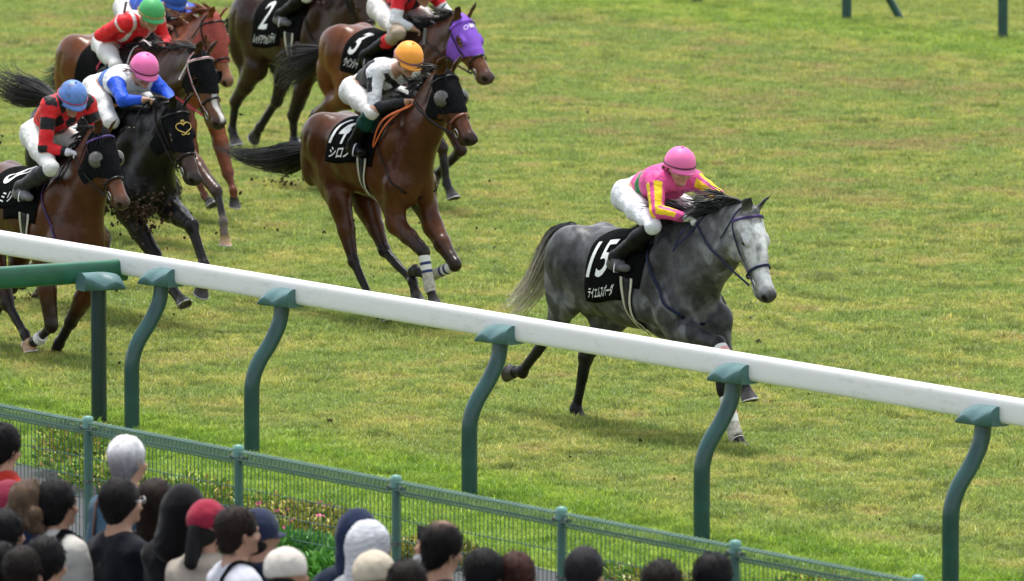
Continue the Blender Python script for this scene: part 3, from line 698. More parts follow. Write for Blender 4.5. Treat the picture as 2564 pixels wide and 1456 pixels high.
JOINTS = {
    'grey': {'pos': (0.778, 3.05), 'W': (0, 1.643), 'C': (-1.071, 1.595), 'poll': (1.152, 1.867), 'muz': (1.483, 1.232), 'RF': [(0.363, -0.14, 0.893), (0.891, -0.126, 0.818), (1.171, -0.112, 0.585), (1.283, -0.112, 0.425)], 'LF': [(0.534, 0.14, 0.96), (0.636, 0.126, 0.422), (0.802, 0.112, 0.064), (0.919, 0.112, -0.034)], 'RH': [(-1.103, -0.15, 0.984), (-1.404, -0.135, 0.675), (-1.803, -0.12, 0.334), (-1.984, -0.12, 0.322)], 'LH': [(-0.897, 0.15, 0.857), (-1.275, 0.135, 0.493), (-1.392, 0.12, 0.06), (-1.342, 0.12, -0.015)], 'tail': [(-1.293, 0, 1.544), (-1.483, 0, 1.451), (-1.595, 0, 1.266), (-1.769, 0, 1.026), (-2.024, 0, 0.819), (-2.183, 0, 0.74)], 'rider': {'hip': (-0.475, 0, 1.849), 'sh': (0.134, 0, 2.016), 'head': (0.199, 0, 2.178), 'Re': (0.26, -0.26, 1.809), 'Rh': (0.493, -0.07, 1.752), 'Le': (0.324, 0.26, 1.907), 'Lh': (0.671, 0.07, 1.853), 'Rk': (0.255, -0.29, 1.688), 'Ra': (-0.228, -0.31, 1.406), 'Rt': (-0.191, -0.32, 1.274)}},
    'h14': {'pos': (-6.897, 5.6), 'W': (0, 1.764), 'C': (-0.832, 1.773), 'poll': (0.819, 2.225), 'muz': (1.239, 1.741), 'RF': [(0.258, -0.14, 0.89), (0.65, -0.126, 0.685), (0.727, -0.112, 0.379), (0.788, -0.112, 0.264)], 'LF': [(0.401, 0.14, 0.872), (0.765, 0.126, 0.567), (0.386, 0.112, 0.43), (0.121, 0.112, 0.482)], 'RH': [(-0.619, -0.15, 1.03), (-0.423, -0.135, 0.508), (-0.134, -0.12, 0.151), (0.052, -0.12, -0.001)], 'LH': [(-0.62, 0.15, 0.95), (-0.349, 0.135, 0.592), (0.115, 0.12, 0.367), (0.17, 0.12, 0.234)], 'tail': [(-1.226, 0, 1.418), (-1.545, 0, 1.323), (-1.866, 0, 1.262), (-2.318, 0, 1.24), (-2.708, 0, 1.286)], 'rider': {'hip': (-0.561, 0, 1.957), 'sh': (0.001, 0, 2.178), 'head': (0.236, 0, 2.343), 'Re': (0.094, -0.26, 1.882), 'Rh': (0.414, -0.07, 1.965), 'Le': (-0.049, 0.26, 2.006), 'Lh': (0.285, 0.07, 1.972), 'Rk': (0.096, -0.29, 1.849), 'Ra': (-0.136, -0.31, 1.57), 'Rt': (-0.171, -0.32, 1.464)}},
    'h8': {'pos': (-6.365, 1.9), 'W': (0, 1.581), 'C': (-0.992, 1.579), 'poll': (0.677, 1.936), 'muz': (1.053, 1.431), 'RF': [(-0.034, -0.14, 0.832), (0.052, -0.126, 0.285), (-0.163, -0.112, 0.146), (-0.33, -0.112, 0.089)], 'LF': [(0.303, 0.14, 0.677), (-0.038, 0.126, 0.29), (-0.208, 0.112, 0.093), (-0.273, 0.112, 0.002)], 'RH': [(-0.851, -0.15, 0.861), (-0.635, -0.135, 0.406), (-0.38, -0.12, 0.166), (-0.317, -0.12, 0.057)], 'LH': [(-0.8, 0.15, 0.9), (-1.0, 0.135, 0.5), (-1.3, 0.12, 0.2), (-1.42, 0.12, 0.12)], 'tail': [(-1.3, 0, 1.45), (-1.6, 0, 1.5), (-1.9, 0, 1.45), (-2.1, 0, 1.3)], 'rider': {'hip': (-0.329, 0, 1.824), 'sh': (0.144, 0, 2.139), 'head': (0.202, 0, 2.23), 'Re': (0.182, -0.26, 1.788), 'Rh': (0.367, -0.07, 1.749), 'Le': (0.203, 0.26, 1.868), 'Lh': (0.3, 0.07, 1.886), 'Rk': (0.33, -0.29, 1.634), 'Ra': (-0.121, -0.31, 1.438), 'Rt': (-0.214, -0.32, 1.35)}},
    'black': {'pos': (-8.42, 3.9), 'W': (0, 1.771), 'C': (-1.079, 1.828), 'poll': (0.728, 1.882), 'muz': (1.081, 1.347), 'RF': [(0.107, -0.12, 0.955), (0.397, -0.02, 0.594), (0.726, -0.05, 0.331), (0.904, -0.05, 0.213)], 'LF': [(0.436, 0.12, 0.986), (0.885, 0.05, 0.884), (1.08, 0.05, 0.564), (1.009, 0.05, 0.306)], 'RH': [(-0.8, -0.15, 0.9), (-1.1, -0.135, 0.55), (-1.5, -0.12, 0.3), (-1.62, -0.12, 0.22)], 'LH': [(-0.85, 0.15, 0.92), (-1.25, 0.135, 0.52), (-1.866, 0.12, -0.047), (-1.846, 0.12, -0.138)], 'tail': [(-1.245, 0, 1.815), (-1.511, 0, 1.838), (-1.812, 0, 1.861), (-2.046, 0, 1.914), (-2.18, 0, 2.01)], 'rider': {'hip': (-0.532, 0, 1.956), 'sh': (0.035, 0, 2.068), 'head': (0.204, 0, 2.218), 'Re': (0.274, -0.26, 1.937), 'Rh': (0.423, -0.07, 1.945), 'Le': (0.171, 0.26, 1.944), 'Lh': (0.548, 0.07, 1.906), 'Rk': (0.139, -0.29, 1.745), 'Ra': (-0.319, -0.31, 1.492), 'Rt': (-0.337, -0.32, 1.38)}},
    'rw': {'pos': (-13.839, 7.4), 'W': (0, 1.774), 'C': (-0.713, 1.857), 'poll': (1.068, 1.82), 'muz': (1.451, 1.202), 'RF': [(0.36, -0.14, 0.92), (0.62, -0.126, 0.6), (0.4, -0.112, 0.34), (0.24, -0.112, 0.32)], 'LF': [(0.42, 0.14, 0.96), (1.108, 0.126, 0.548), (1.244, 0.112, 0.28), (1.263, 0.112, 0.074)], 'RH': [(-0.75, -0.15, 0.95), (-0.95, -0.135, 0.52), (-0.72, -0.12, 0.25), (-0.62, -0.12, 0.17)], 'LH': [(-0.8, 0.15, 0.95), (-1.15, 0.135, 0.6), (-1.5, 0.12, 0.35), (-1.62, 0.12, 0.28)], 'tail': [(-1.096, 0, 1.707), (-1.21, 0, 1.567), (-1.318, 0, 1.465), (-1.568, 0, 1.39), (-1.783, 0, 1.404)], 'rider': {'hip': (-0.559, 0, 1.771), 'sh': (0.002, 0, 2.045), 'head': (0.19, 0, 2.166), 'Re': (-0.281, -0.26, 1.915), 'Rh': (-0.278, -0.07, 1.817), 'Le': (0.005, 0.26, 1.866), 'Lh': (0.264, 0.07, 1.782), 'Rk': (0.03, -0.29, 1.653), 'Ra': (-0.395, -0.31, 1.399), 'Rt': (-0.401, -0.32, 1.287)}},
    'red': {'pos': (-15.382, 8.8), 'W': (0, 1.777), 'C': (-0.682, 1.799), 'poll': (0.633, 1.954), 'muz': (0.923, 1.408), 'RF': [(0.36, -0.14, 0.92), (0.485, -0.126, 0.454), (0.616, -0.112, 0.275), (0.728, -0.112, 0.201)], 'LF': [(0.4, 0.14, 0.98), (0.665, 0.126, 0.474), (0.777, 0.112, 0.321), (0.783, 0.112, 0.208)], 'RH': [(-0.75, -0.15, 0.95), (-0.85, -0.135, 0.52), (-0.55, -0.12, 0.25), (-0.45, -0.12, 0.17)], 'LH': [(-0.8, 0.15, 0.95), (-1.05, 0.135, 0.55), (-0.9, 0.12, 0.25), (-0.8, 0.12, 0.17)], 'tail': [(-1.3, 0, 1.45), (-1.6, 0, 1.45), (-1.9, 0, 1.4), (-2.1, 0, 1.25)], 'rider': {'hip': (-0.874, 0, 1.938), 'sh': (-0.267, 0, 1.98), 'head': (-0.089, 0, 2.106), 'Re': (-0.282, -0.26, 1.846), 'Rh': (-0.002, -0.07, 1.826), 'Le': (-0.181, 0.26, 1.962), 'Lh': (0.046, 0.07, 1.846), 'Rk': (-0.342, -0.29, 1.71), 'Ra': (-0.634, -0.31, 1.481), 'Rt': (-0.633, -0.32, 1.348)}},
    'h2': {'pos': (-19.366, 13.0), 'W': (0, 1.681), 'C': (-1.072, 1.65), 'poll': (0.75, 1.8), 'muz': (1.05, 1.32), 'RF': [(0.02, -0.14, 0.92), (-0.29, -0.126, 0.437), (-0.313, -0.112, 0.184), (-0.202, -0.112, 0.087)], 'LF': [(0.4, 0.14, 0.95), (0.62, 0.126, 0.58), (0.45, 0.112, 0.3), (0.3, 0.112, 0.22)], 'RH': [(-0.955, -0.15, 0.874), (-1.355, -0.135, 0.498), (-1.455, -0.12, 0.204), (-1.395, -0.12, 0.086)], 'LH': [(-0.8, 0.15, 0.93), (-1.0, 0.135, 0.52), (-1.3, 0.12, 0.22), (-1.38, 0.12, 0.15)], 'tail': [(-1.409, 0, 1.404), (-1.5, 0, 1.316), (-1.598, 0, 1.208), (-1.712, 0, 1.13), (-1.939, 0, 1.041)], 'rider': {'hip': (-0.477, 0, 1.771), 'sh': (0.111, 0, 2.01), 'head': (0.294, 0, 2.162), 'Re': (0.252, -0.26, 1.81), 'Rh': (0.545, -0.07, 1.821), 'Le': (0.262, 0.26, 1.868), 'Lh': (0.623, 0.07, 1.84), 'Rk': (0.21, -0.29, 1.68), 'Ra': (-0.245, -0.31, 1.466), 'Rt': (-0.348, -0.32, 1.378)}},
    'h3': {'pos': (-15.192, 11.3), 'W': (0, 1.652), 'C': (-0.983, 1.692), 'poll': (0.926, 1.858), 'muz': (1.427, 1.36), 'RF': [(0.38, -0.14, 0.92), (0.75, -0.126, 0.62), (0.8, -0.112, 0.28), (0.9, -0.112, 0.16)], 'LF': [(0.42, 0.14, 0.95), (0.7, 0.126, 0.58), (0.42, 0.112, 0.38), (0.28, 0.112, 0.3)], 'RH': [(-0.84, -0.15, 1.0), (-1.444, -0.135, 0.766), (-1.661, -0.12, 0.499), (-1.74, -0.12, 0.363)], 'LH': [(-0.85, 0.15, 0.92), (-1.22, 0.135, 0.52), (-1.72, 0.12, 0.18), (-1.8, 0.12, 0.07)], 'tail': [(-1.492, 0, 1.372), (-1.791, 0, 1.28), (-2.078, 0, 1.193), (-2.258, 0, 1.062), (-2.208, 0, 0.948)], 'rider': {'hip': (-0.464, 0, 1.863), 'sh': (0.118, 0, 2.056), 'head': (0.256, 0, 2.123), 'Re': (0.149, -0.26, 1.802), 'Rh': (0.277, -0.07, 1.694), 'Le': (0.253, 0.26, 1.85), 'Lh': (0.494, 0.07, 1.756), 'Rk': (0.263, -0.29, 1.688), 'Ra': (-0.297, -0.31, 1.434), 'Rt': (-0.387, -0.32, 1.32)}},
}

# ------------------------------------------------------------------ people
SKIN = (0.42, 0.24, 0.165)
M['skin'] = attr_mat('skin', 0.5, 0.4, 12, 0.08, 60, 0.1, 0.002)
M['silk'] = attr_mat('racing_silks', 0.45, 0.18, 5, 0.06, 14, 0.8, 0.03)
M['breeches'] = attr_mat('white_breeches', 0.7, 0.2, 6, 0.06, 16, 0.9, 0.02, specks=(70, .10, (.30, .26, .2)))
M['clean_breeches'] = attr_mat('clean_breeches', 0.7, 0.2, 6, 0.05, 16, 0.9, 0.02)
M['boot'] = attr_mat('riding_boot', 0.4, 0.08, 12, 0.3, 16, 0.5, 0.02)
M['glove'] = attr_mat('glove', 0.7, 0.3, 10, 0.08, 40, 0.3, 0.004)
M['goggles'] = simple('goggle_lens', (0.03, 0.02, 0.015), 0.08, 0.8, 0.2, 10)
M['mask'] = simple('smoky_visor', (0.28, 0.24, 0.22), 0.2, 0.6, 0.2, 10)
M['brown_hair'] = simple('brown_hair', (0.09, 0.04, 0.02), 0.5, 0.4, 0.4, 60, 0.3)

def hand(F, w, d, up, side, s=1.0, col=SKIN, k=.006, curl=1.0):
    """palm, four bent fingers of unequal length and a thumb; d = direction of the forearm, up = back of the hand"""
    R = frame(d, up); x, y, z = R[:, 0], R[:, 1], R[:, 2]
    pc = w + x * .050 * s
    F.ell(pc, A(.045, .038, .017) * s, R, .02, col, 'hand'); F.cone(w - x * .02 * s, w + x * .02 * s, .026 * s, .027 * s, None, .02, col, 'hand')
    for i, (off, ln) in enumerate(((-.030, .84), (-.010, 1.0), (.011, .94), (.030, .76))):
        b = w + x * .088 * s + y * off * s * (1 if side > 0 else -1)
        m = b + (x * (.035 - .012 * curl) - z * .020 * curl) * ln * s; e = m + (x * (.022 - .034 * curl) - z * .020 * curl) * ln * s; t = e + (-x * .018 * curl + x * .012 * (1 - curl) - z * .004) * ln * s
        F.chain([b - x * .012 * s, m, e, t], [.0105 * s, .0098 * s, .009 * s, .008 * s], k=k, col=col, tag='hand')
    sg = -side; b = w + x * .022 * s + y * .030 * sg * s; m = b + (x * .032 + y * .018 * sg - z * .008) * s; t = m + (x * .022 - y * .006 * sg - z * .018) * s
    F.chain([b, m, t], [.013 * s, .011 * s, .009 * s], k=k, col=col, tag='hand')

def face(F, c, R, s=1.0, skin=SKIN, k=.012):
    """head centred on c, R columns = forward, left, up"""
    q = lambda p: c + R @ (A(*p) * s); dk = tuple(v * .7 for v in skin)
    F.ell(q((-.005, 0, .02)), A(.100, .077, .098) * s, R, .02, skin, 'head'); F.ell(q((.030, 0, -.050)), A(.068, .060, .080) * s, R, .03, skin, 'head')
    F.ell(q((.082, 0, -.098)), A(.026, .026, .022) * s, R, .025, skin, 'head')
    F.cone(q((.092, 0, .006)), q((.114, 0, -.030)), .010 * s, .014 * s, None, k, skin, 'head'); F.ell(q((.100, 0, -.036)), A(.013, .019, .010) * s, R, k, skin, 'head')
    F.ell(q((.094, 0, -.064)), A(.013, .024, .006) * s, R, .006, (skin[0] * .8, skin[1] * .5, skin[2] * .5), 'head'); F.ell(q((.091, 0, -.074)), A(.013, .020, .006) * s, R, .006, (skin[0] * .8, skin[1] * .5, skin[2] * .5), 'head')
    F.ell(q((.086, 0, .022)), A(.018, .055, .010) * s, R, .015, skin, 'head')
    for g in (-1, 1):
        F.ell(q((.094, g * .031, .002)), A(.014, .018, .011) * s, R, .006, dk, 'head', True)
        F.ell(q((.078, g * .031, .002)), A(.014, .014, .012) * s, R, .003, dk, 'head')
        F.ell(q((.070, g * .050, -.035)), A(.03, .022, .022) * s, R, .02, skin, 'head')
        F.ell(q((.0, g * .080, -.01)), A(.018, .009, .032) * s, R, .008, skin, 'head')

def silk_part(name, F, sel, vox, off, wr, mat, colf, parent, seed=1.0, cut=None):
    V, Fc = F.mesh(vox, off, sel, (lambda P: wr * wob(P, 26, seed) + wr * .6 * wob(P, 55, seed + 3)) if wr else None)
    V = relax(V, Fc, 1, .4); C, bi = F.colors(V, .004, sel)
    if cut is not None: V, Fc, u = keep_faces(V, Fc, cut(V)); C = C[u]; bi = bi[u]
    if colf is not None: C = colf(V, bi, C)
    return link(name, mesh_from(name, V, Fc, True, C, [M[mat]]), parent)

def rider(key, H, label, helmet_col, silks, o=None):
    o = o or {}; J = {k: A(*v) for k, v in H['J']['rider'].items()}; skin = o.get('skin', SKIN)
    root = thing('person', label, 'jockey', (H['pos'][0], H['pos'][1], 0), 'jockeys in the race')
    F = Field(); hip, sh = J['hip'], J['sh']; ax = unit(sh - hip); lat = A(0, 1, 0); nrm = unit(np.cross(ax, lat))
    if nrm[2] < 0: nrm = -nrm
    hip = hip + ax * .05; L = np.linalg.norm(sh - hip); ch = hip + ax * (L * .72) + nrm * .02; wa = hip + ax * (L * .36) + nrm * .025
    F.cone(hip - ax * .02, wa, .125, .120, (lat, 1.0), .05, skin, 'pelvis'); F.cone(wa, ch, .115, .135, None, .05, skin, 'torso')
    for g in (-1, 1):
        F.cone(wa + lat * g * .03, ch + lat * g * .065, .10, .115, None, .05, skin, 'torso'); F.cone(ch + lat * g * .05, sh + lat * g * .13 - ax * .02, .105, .075, None, .05, skin, 'torso')
        F.ell(hip + lat * g * .075 - ax * .02, A(.112, .095, .112), None, .05, skin, 'pelvis')
    sR, sL = sh - lat * .185, sh + lat * .185
    F.cone(sR, sL, .062, .062, None, .05, skin, 'torso')
    hc = J['head'] + A(.0, 0, -.02); yaw = o.get('yaw', 0.0); pit = o.get('pitch', .35)
    fw = A(math.cos(yaw) * math.cos(pit), math.sin(yaw) * math.cos(pit), -math.sin(pit)); R = frame(fw, A(0, 0, 1)); hcen = hc - R[:, 2] * .035
    face(F, hcen, R, 1.0, skin); F.cone(sh + nrm * .0, hcen - R[:, 2] * .05 - R[:, 0] * .02, .062, .055, None, .03, skin, 'neck')
    hands = {}
    for g, s0, e, w in ((-1, sR, J['Re'], J['Rh']), (1, sL, J['Le'], J['Lh'])):
        tg = 'armR' if g < 0 else 'armL'
        d = unit(w - e); wr_ = w - d * .085
        F.cone(s0, e, .062, .046, None, .03, skin, tg + '1'); F.cone(e, wr_ - d * .015, .046, .030, None, .02, skin, tg + '2')
        F.cone(wr_ - d * .02, wr_, .027, .025, None, .02, skin, 'wrist'); hand(F, wr_, d, unit(A(0, -g * .5, 1)), g, 1.0, skin); hands[g] = wr_ + d * .09
    for g in (-1, 1):
        k_ = J['Rk'] * A(1, -g, 1); a_ = J['Ra'] * A(1, -g, 1); t_ = J['Rt'] * A(1, -g, 1); hj = hip + lat * g * .09 + ax * .03
        md = hj * .5 + k_ * .5 + A(0, g * .02, .01)
        F.cone(hj, md, .104, .084, None, .05, skin, 'thigh'); F.cone(md, k_, .083, .054, None, .04, skin, 'thigh'); F.ell(k_, A(.054, .052, .054), None, .03, skin, 'thigh')
        cm = k_ * .6 + a_ * .4; F.cone(k_ * .86 + a_ * .14, cm, .058, .060, None, .03, skin, 'shin1'); F.cone(cm, a_, .059, .042, None, .03, skin, 'shin2')
        hl = a_ + A(-.045, 0, -.055); toe = hl + A(.205, g * .02, -.015) if 'toe' not in o else hl + A(*o['toe']) * A(1, g, 1)
        F.cone(a_, hl, .040, .034, None, .03, skin, 'foot'); F.cone(hl, toe, .034, .028, (A(0, 0, 1), .8), .03, skin, 'foot'); F.cone(a_, hl * .45 + toe * .55 + A(0, 0, .015), .038, .030, None, .03, skin, 'foot')
        J['toe%d' % g] = toe; J['hl%d' % g] = hl
    V, Fc = F.mesh(.011); V = relax(V, Fc, 1, .3); C, _ = F.colors(V, .005); link('body', mesh_from('rider_body', V, Fc, True, C, [M['skin']]), root)
    arm = lambda q: q.tag[:3] == 'arm'
    ctx = dict(hip=hip, sh=sh, ax=ax, L=L, nrm=nrm, lat=lat, F=F, J=J, tags=np.array([q.tag for q in F.p]))
    silk_part('silks', F, lambda q: q.tag == 'torso' or arm(q), .0080, .011, .0055, 'silk', lambda V, bi, C: silks(V, bi, ctx), root, 1.0 + len(key))
    bc = o.get('breeches', (.60, .60, .59))
    def bcol(V, bi, C):
        t = ctx['tags'][bi]; out_ = np.tile(np.array(bc), (len(V), 1))
        if 'gaiter' in o:
            hh = np.array([F.p[b].h(v) for b, v in zip(bi, V)]); m = (t == 'shin1') | ((t == 'thigh') & (np.linalg.norm(V - J['Rk'], axis=1) < .12)); out_[m] = (.36, .29, .22); m2 = (t == 'shin1') & (hh > .45); out_[m2] = (.62, .02, .03)
        return out_
    silk_part('breeches', F, lambda q: q.tag in (('pelvis', 'thigh', 'shin1') if 'gaiter' in o else ('pelvis', 'thigh')), .0105, .008, .0060, 'clean_breeches' if o.get('clean') else 'breeches', bcol, root, 2.0)
    bt = o.get('boot', (.004, .004, .0045))
    def btc(V, bi, C):
        t = ctx['tags'][bi]; out_ = np.tile(np.array(bt), (len(V), 1))
        if 'sock' in o: out_[t == 'shin1'] = o['sock']
        if 'shoe' in o: out_[t == 'foot'] = o['shoe']
        return out_
    bt_tags = ('shin1', 'shin2', 'foot') if 'gaiter' not in o else ('shin2', 'foot'); midy = lambda q: ((q.a + q.b) / 2)[1] if q.kind == 'cone' else q.c[1]
    for g in (-1, 1): silk_part('riding_boot', F, lambda q: q.tag in bt_tags and midy(q) * g > 0, .010, .012, .003, 'boot', btc, root, 4.0 + g)
    if o.get('gloves') is not None:
        gc = o['gloves']; [silk_part('glove', F, lambda q: q.tag in ('hand', 'wrist') and np.linalg.norm(((q.a + q.b) / 2 if q.kind == 'cone' else q.c) - hands[g]) < np.linalg.norm(((q.a + q.b) / 2 if q.kind == 'cone' else q.c) - hands[-g]), .0065, .005, 0, 'glove', lambda V, bi, C: np.tile(np.array(gc), (len(V), 1)), root) for g in (-1, 1)]
    # helmet cover with its band, button and peak
    hm = simple('helmet_cover', helmet_col, .5, .25, .06, 14, .25) if not o.get('dirty') else None
    if hm is None:
        hm, t_, bs = new_mat('muddy_helmet_cover'); f = noise(t_, 18, 6, .75); k_ = noise(t_, 4, 2)
        m_ = mix(t_, 1.0, ramp(t_, f, [(.47, 0.0), (.56, 1.0)]), ramp(t_, k_, [(.40, .0), (.62, 1.0)]), 'MULTIPLY'); t_.links.new(mix(t_, m_, helmet_col, (.035, .045, .06)), bs.inputs['Base Color']); bs.inputs['Roughness'].default_value = .5
    n, k2 = 14, 28; rx, ry, rz = .136, .122, .128; hcn = hc + R[:, 2] * .012; s = Soup(); V = []
    lim = math.radians(100)
    for i in range(n + 1):
        a_ = lim * i / n
        for j in range(k2):
            b = 2 * math.pi * j / k2; dip = -.012 * math.cos(b) * (i / n) ** 3
            V.append(hcn + R @ A(math.sin(a_) * math.cos(b) * rx, math.sin(a_) * math.sin(b) * ry, math.cos(a_) * rz - dip - .02 * (i / n) ** 4 * (1 - math.cos(b)) * .5))
    Fh = [(i * k2 + j, (i + 1) * k2 + j, (i + 1) * k2 + (j + 1) % k2, i * k2 + (j + 1) % k2) for i in range(n) for j in range(k2)]; s.add(V, Fh)
    s.ball(hcn + R @ A(0, 0, rz + .002), .010, 5, 8); ho = s.build('helmet', hm, root)
    s = Soup(); V = []; nn = 13
    for l, zz in ((0, .0), (1, -.006)):
        for i in range(5):
            for j in range(nn):
                b = math.radians(-62 + 124 * j / (nn - 1)); r_ = 1 + .30 * (i / 4) * math.cos(b) ** 1.2
                V.append(hcn + R @ A(math.cos(b) * rx * r_ * .985, math.sin(b) * ry * (1 + .05 * i / 4), -.018 - .030 * (i / 4) + zz + .012 * math.cos(b)))
    Fp = []; 
    for l in (0, 1):
        for i in range(4):
            for j in range(nn - 1): f = (l * 5 * nn + i * nn + j, l * 5 * nn + i * nn + j + 1, l * 5 * nn + (i + 1) * nn + j + 1, l * 5 * nn + (i + 1) * nn + j); Fp.append(f if l else f[::-1])
    Fp += [(4 * nn + j, 4 * nn + j + 1, 9 * nn + j + 1, 9 * nn + j) for j in range(nn - 1)]
    s.add(V, Fp); s.build('helmet_peak', hm, ho)
    s = Soup(); q = [hcn + R @ A(math.cos(b) * (rx + .003), math.sin(b) * (ry + .003), -.004 + .004 * math.cos(b)) for b in np.linspace(0, 2 * math.pi, 33)]
    s.tube(q, .0058, 6, 0, False, (R[:, 0] * 0 + R[:, 2], 1.0)); s.build('helmet_band', simple('helmet_band', o.get('band', (.05, .01, .03)), .5, .4), ho)
    # goggles, chin strap
    s = Soup(); V = []; Fg = []; nn = 11
    for i, (zz, rr_) in enumerate(((.022, .0), (.012, .010), (-.008, .012), (-.024, .004))):
        for j in range(nn):
            b = math.radians(-64 + 128 * j / (nn - 1)); V.append(hcen + R @ A(math.cos(b) * (.098 + rr_), math.sin(b) * (.080 + rr_ * .6), zz + (.010 * abs(math.sin(b)) - .0) * (1 if zz < 0 else 0) + (.009 * (1 - min(1, abs(b) * 5)) if i == 3 else 0)))
    Fg = [(i * nn + j, i * nn + j + 1, (i + 1) * nn + j + 1, (i + 1) * nn + j) for i in range(3) for j in range(nn - 1)]; s.add(V, Fg); s.build('goggles', M['goggles'], root)
    s = Soup(); s.tube([hcen + R @ A(-.0, g_ * .082, z_) if abs(g_) == 1 else hcen + R @ A(.075, 0, z_) for g_, z_ in ((-1, .03), (-1, -.03), (0, -.122), (1, -.03), (1, .03))], .0055, 6); s.build('chin_strap', M['black_leather'], root)
    if o.get('hair'):
        ps = []
        for i in range(70):
            p = [hcen + R @ A(-.09, random.gauss(0, .05), -.03 + random.gauss(0, .015))]; v = unit(R @ A(-1, random.gauss(0, .35), -.25 + random.gauss(0, .25)))
            for j in range(5): v = unit(v + A(0, 0, -.12) + np.random.randn(3) * .12); p.append(p[-1] + v * o['hair'] / 5)
            ps.append(p)
        Vh, Fh, Ch = strands(ps, .005, lambda t, i: (.10, .045, .022)); link('hair', mesh_from('hair', Vh, Fh, True, Ch, [M['hair']]), root)
    # stirrups belong to the saddle, reins to the bridle
    for g in (-1, 1):
        c = (J['hl%d' % g] * .45 + J['toe%d' % g] * .55); s = Soup(); b = c + A(0, 0, -.040)
        s.tube([b + A(0, -.055, 0), b + A(0, .055, 0)], .010, 6)
        s.tube([b + A(0, .055 * math.cos(t), .11 * math.sin(t)) for t in np.linspace(0, math.pi, 13)], .006, 6); so = s.build('stirrup', M['steel'], H['root'])
        s = Soup(); top = H['Wr'].at(-.14, .22, g, .05); s.ribbon([b + A(0, 0, .10), (b + top) / 2 + A(0, g * .01, 0), top], .022, [A(0, g, 0)] * 3, 0, .005); s.build('stirrup_leather', M['black_leather'], H['root'])
    rm = M[o.get('rein', 'black_leather')]
    for g in (-1, 1):
        bit = H['ht']((.475, g * .082, -.135)); hd = hands[g]; s = Soup()
        q = spline([bit, bit * .55 + hd * .45 + A(0, g * .035, -.02), hd, hd + A(.0, g * .03, -.06)], 16)
        q = np.array([p + (H['F'].grad(p[None])[0] * max(0, .012 - H['F'].ev(p[None])[0])) for p in q])
        s.ribbon(list(q), o.get('rein_w', .016), [A(.1, g, .2)] * len(q), 0, .005); s.build('rein', rm, H['root'])
    s = Soup(); md = (hands[-1] + hands[1]) / 2; lp = o.get('loop', (A(-.02, -.10, -.09), A(-.06, -.16, -.24), A(.0, -.12, -.16))); q = spline([hands[-1]] + [hands[-1] + v for v in lp] + [hands[1] if 'loop' not in o else hands[-1] + A(.05, -.03, -.03)], 26)
    q = np.array([p + (H['F'].grad(p[None])[0] * max(0, .012 - H['F'].ev(p[None])[0])) for p in q]); s.ribbon(list(q), o.get('rein_w', .016), [A(0, -1, .2)] * len(q), 0, .005); s.build('rein', M[o['rein2']] if 'rein2' in o else rm, H['root'])
    if 'whip' in o:
        g, d, ln, wl = o['whip']; c = hands[g] + A(*H['pos']) - unit(d) * .02; d = unit(d); wr = thing('riding_whip', wl, 'whip', tuple(c))
        s = Soup(); s.tube([-d * .10, d * .12], [.010, .009], 8); s.build('grip', M['black_leather'], wr); s = Soup(); s.tube([d * .12, d * (ln - .14)], [.005, .004], 6); s.build('shaft', M['black_leather'], wr)
        s = Soup(); s.tube([d * (ln - .14), d * ln], .014, 6, 0, True, (unit(np.cross(d, A(0, 1, 0))), .35)); s.build('flap', simple('grey_flap', (.10, .11, .12), .6), wr)
    return dict(root=root, J=J, ctx=ctx)

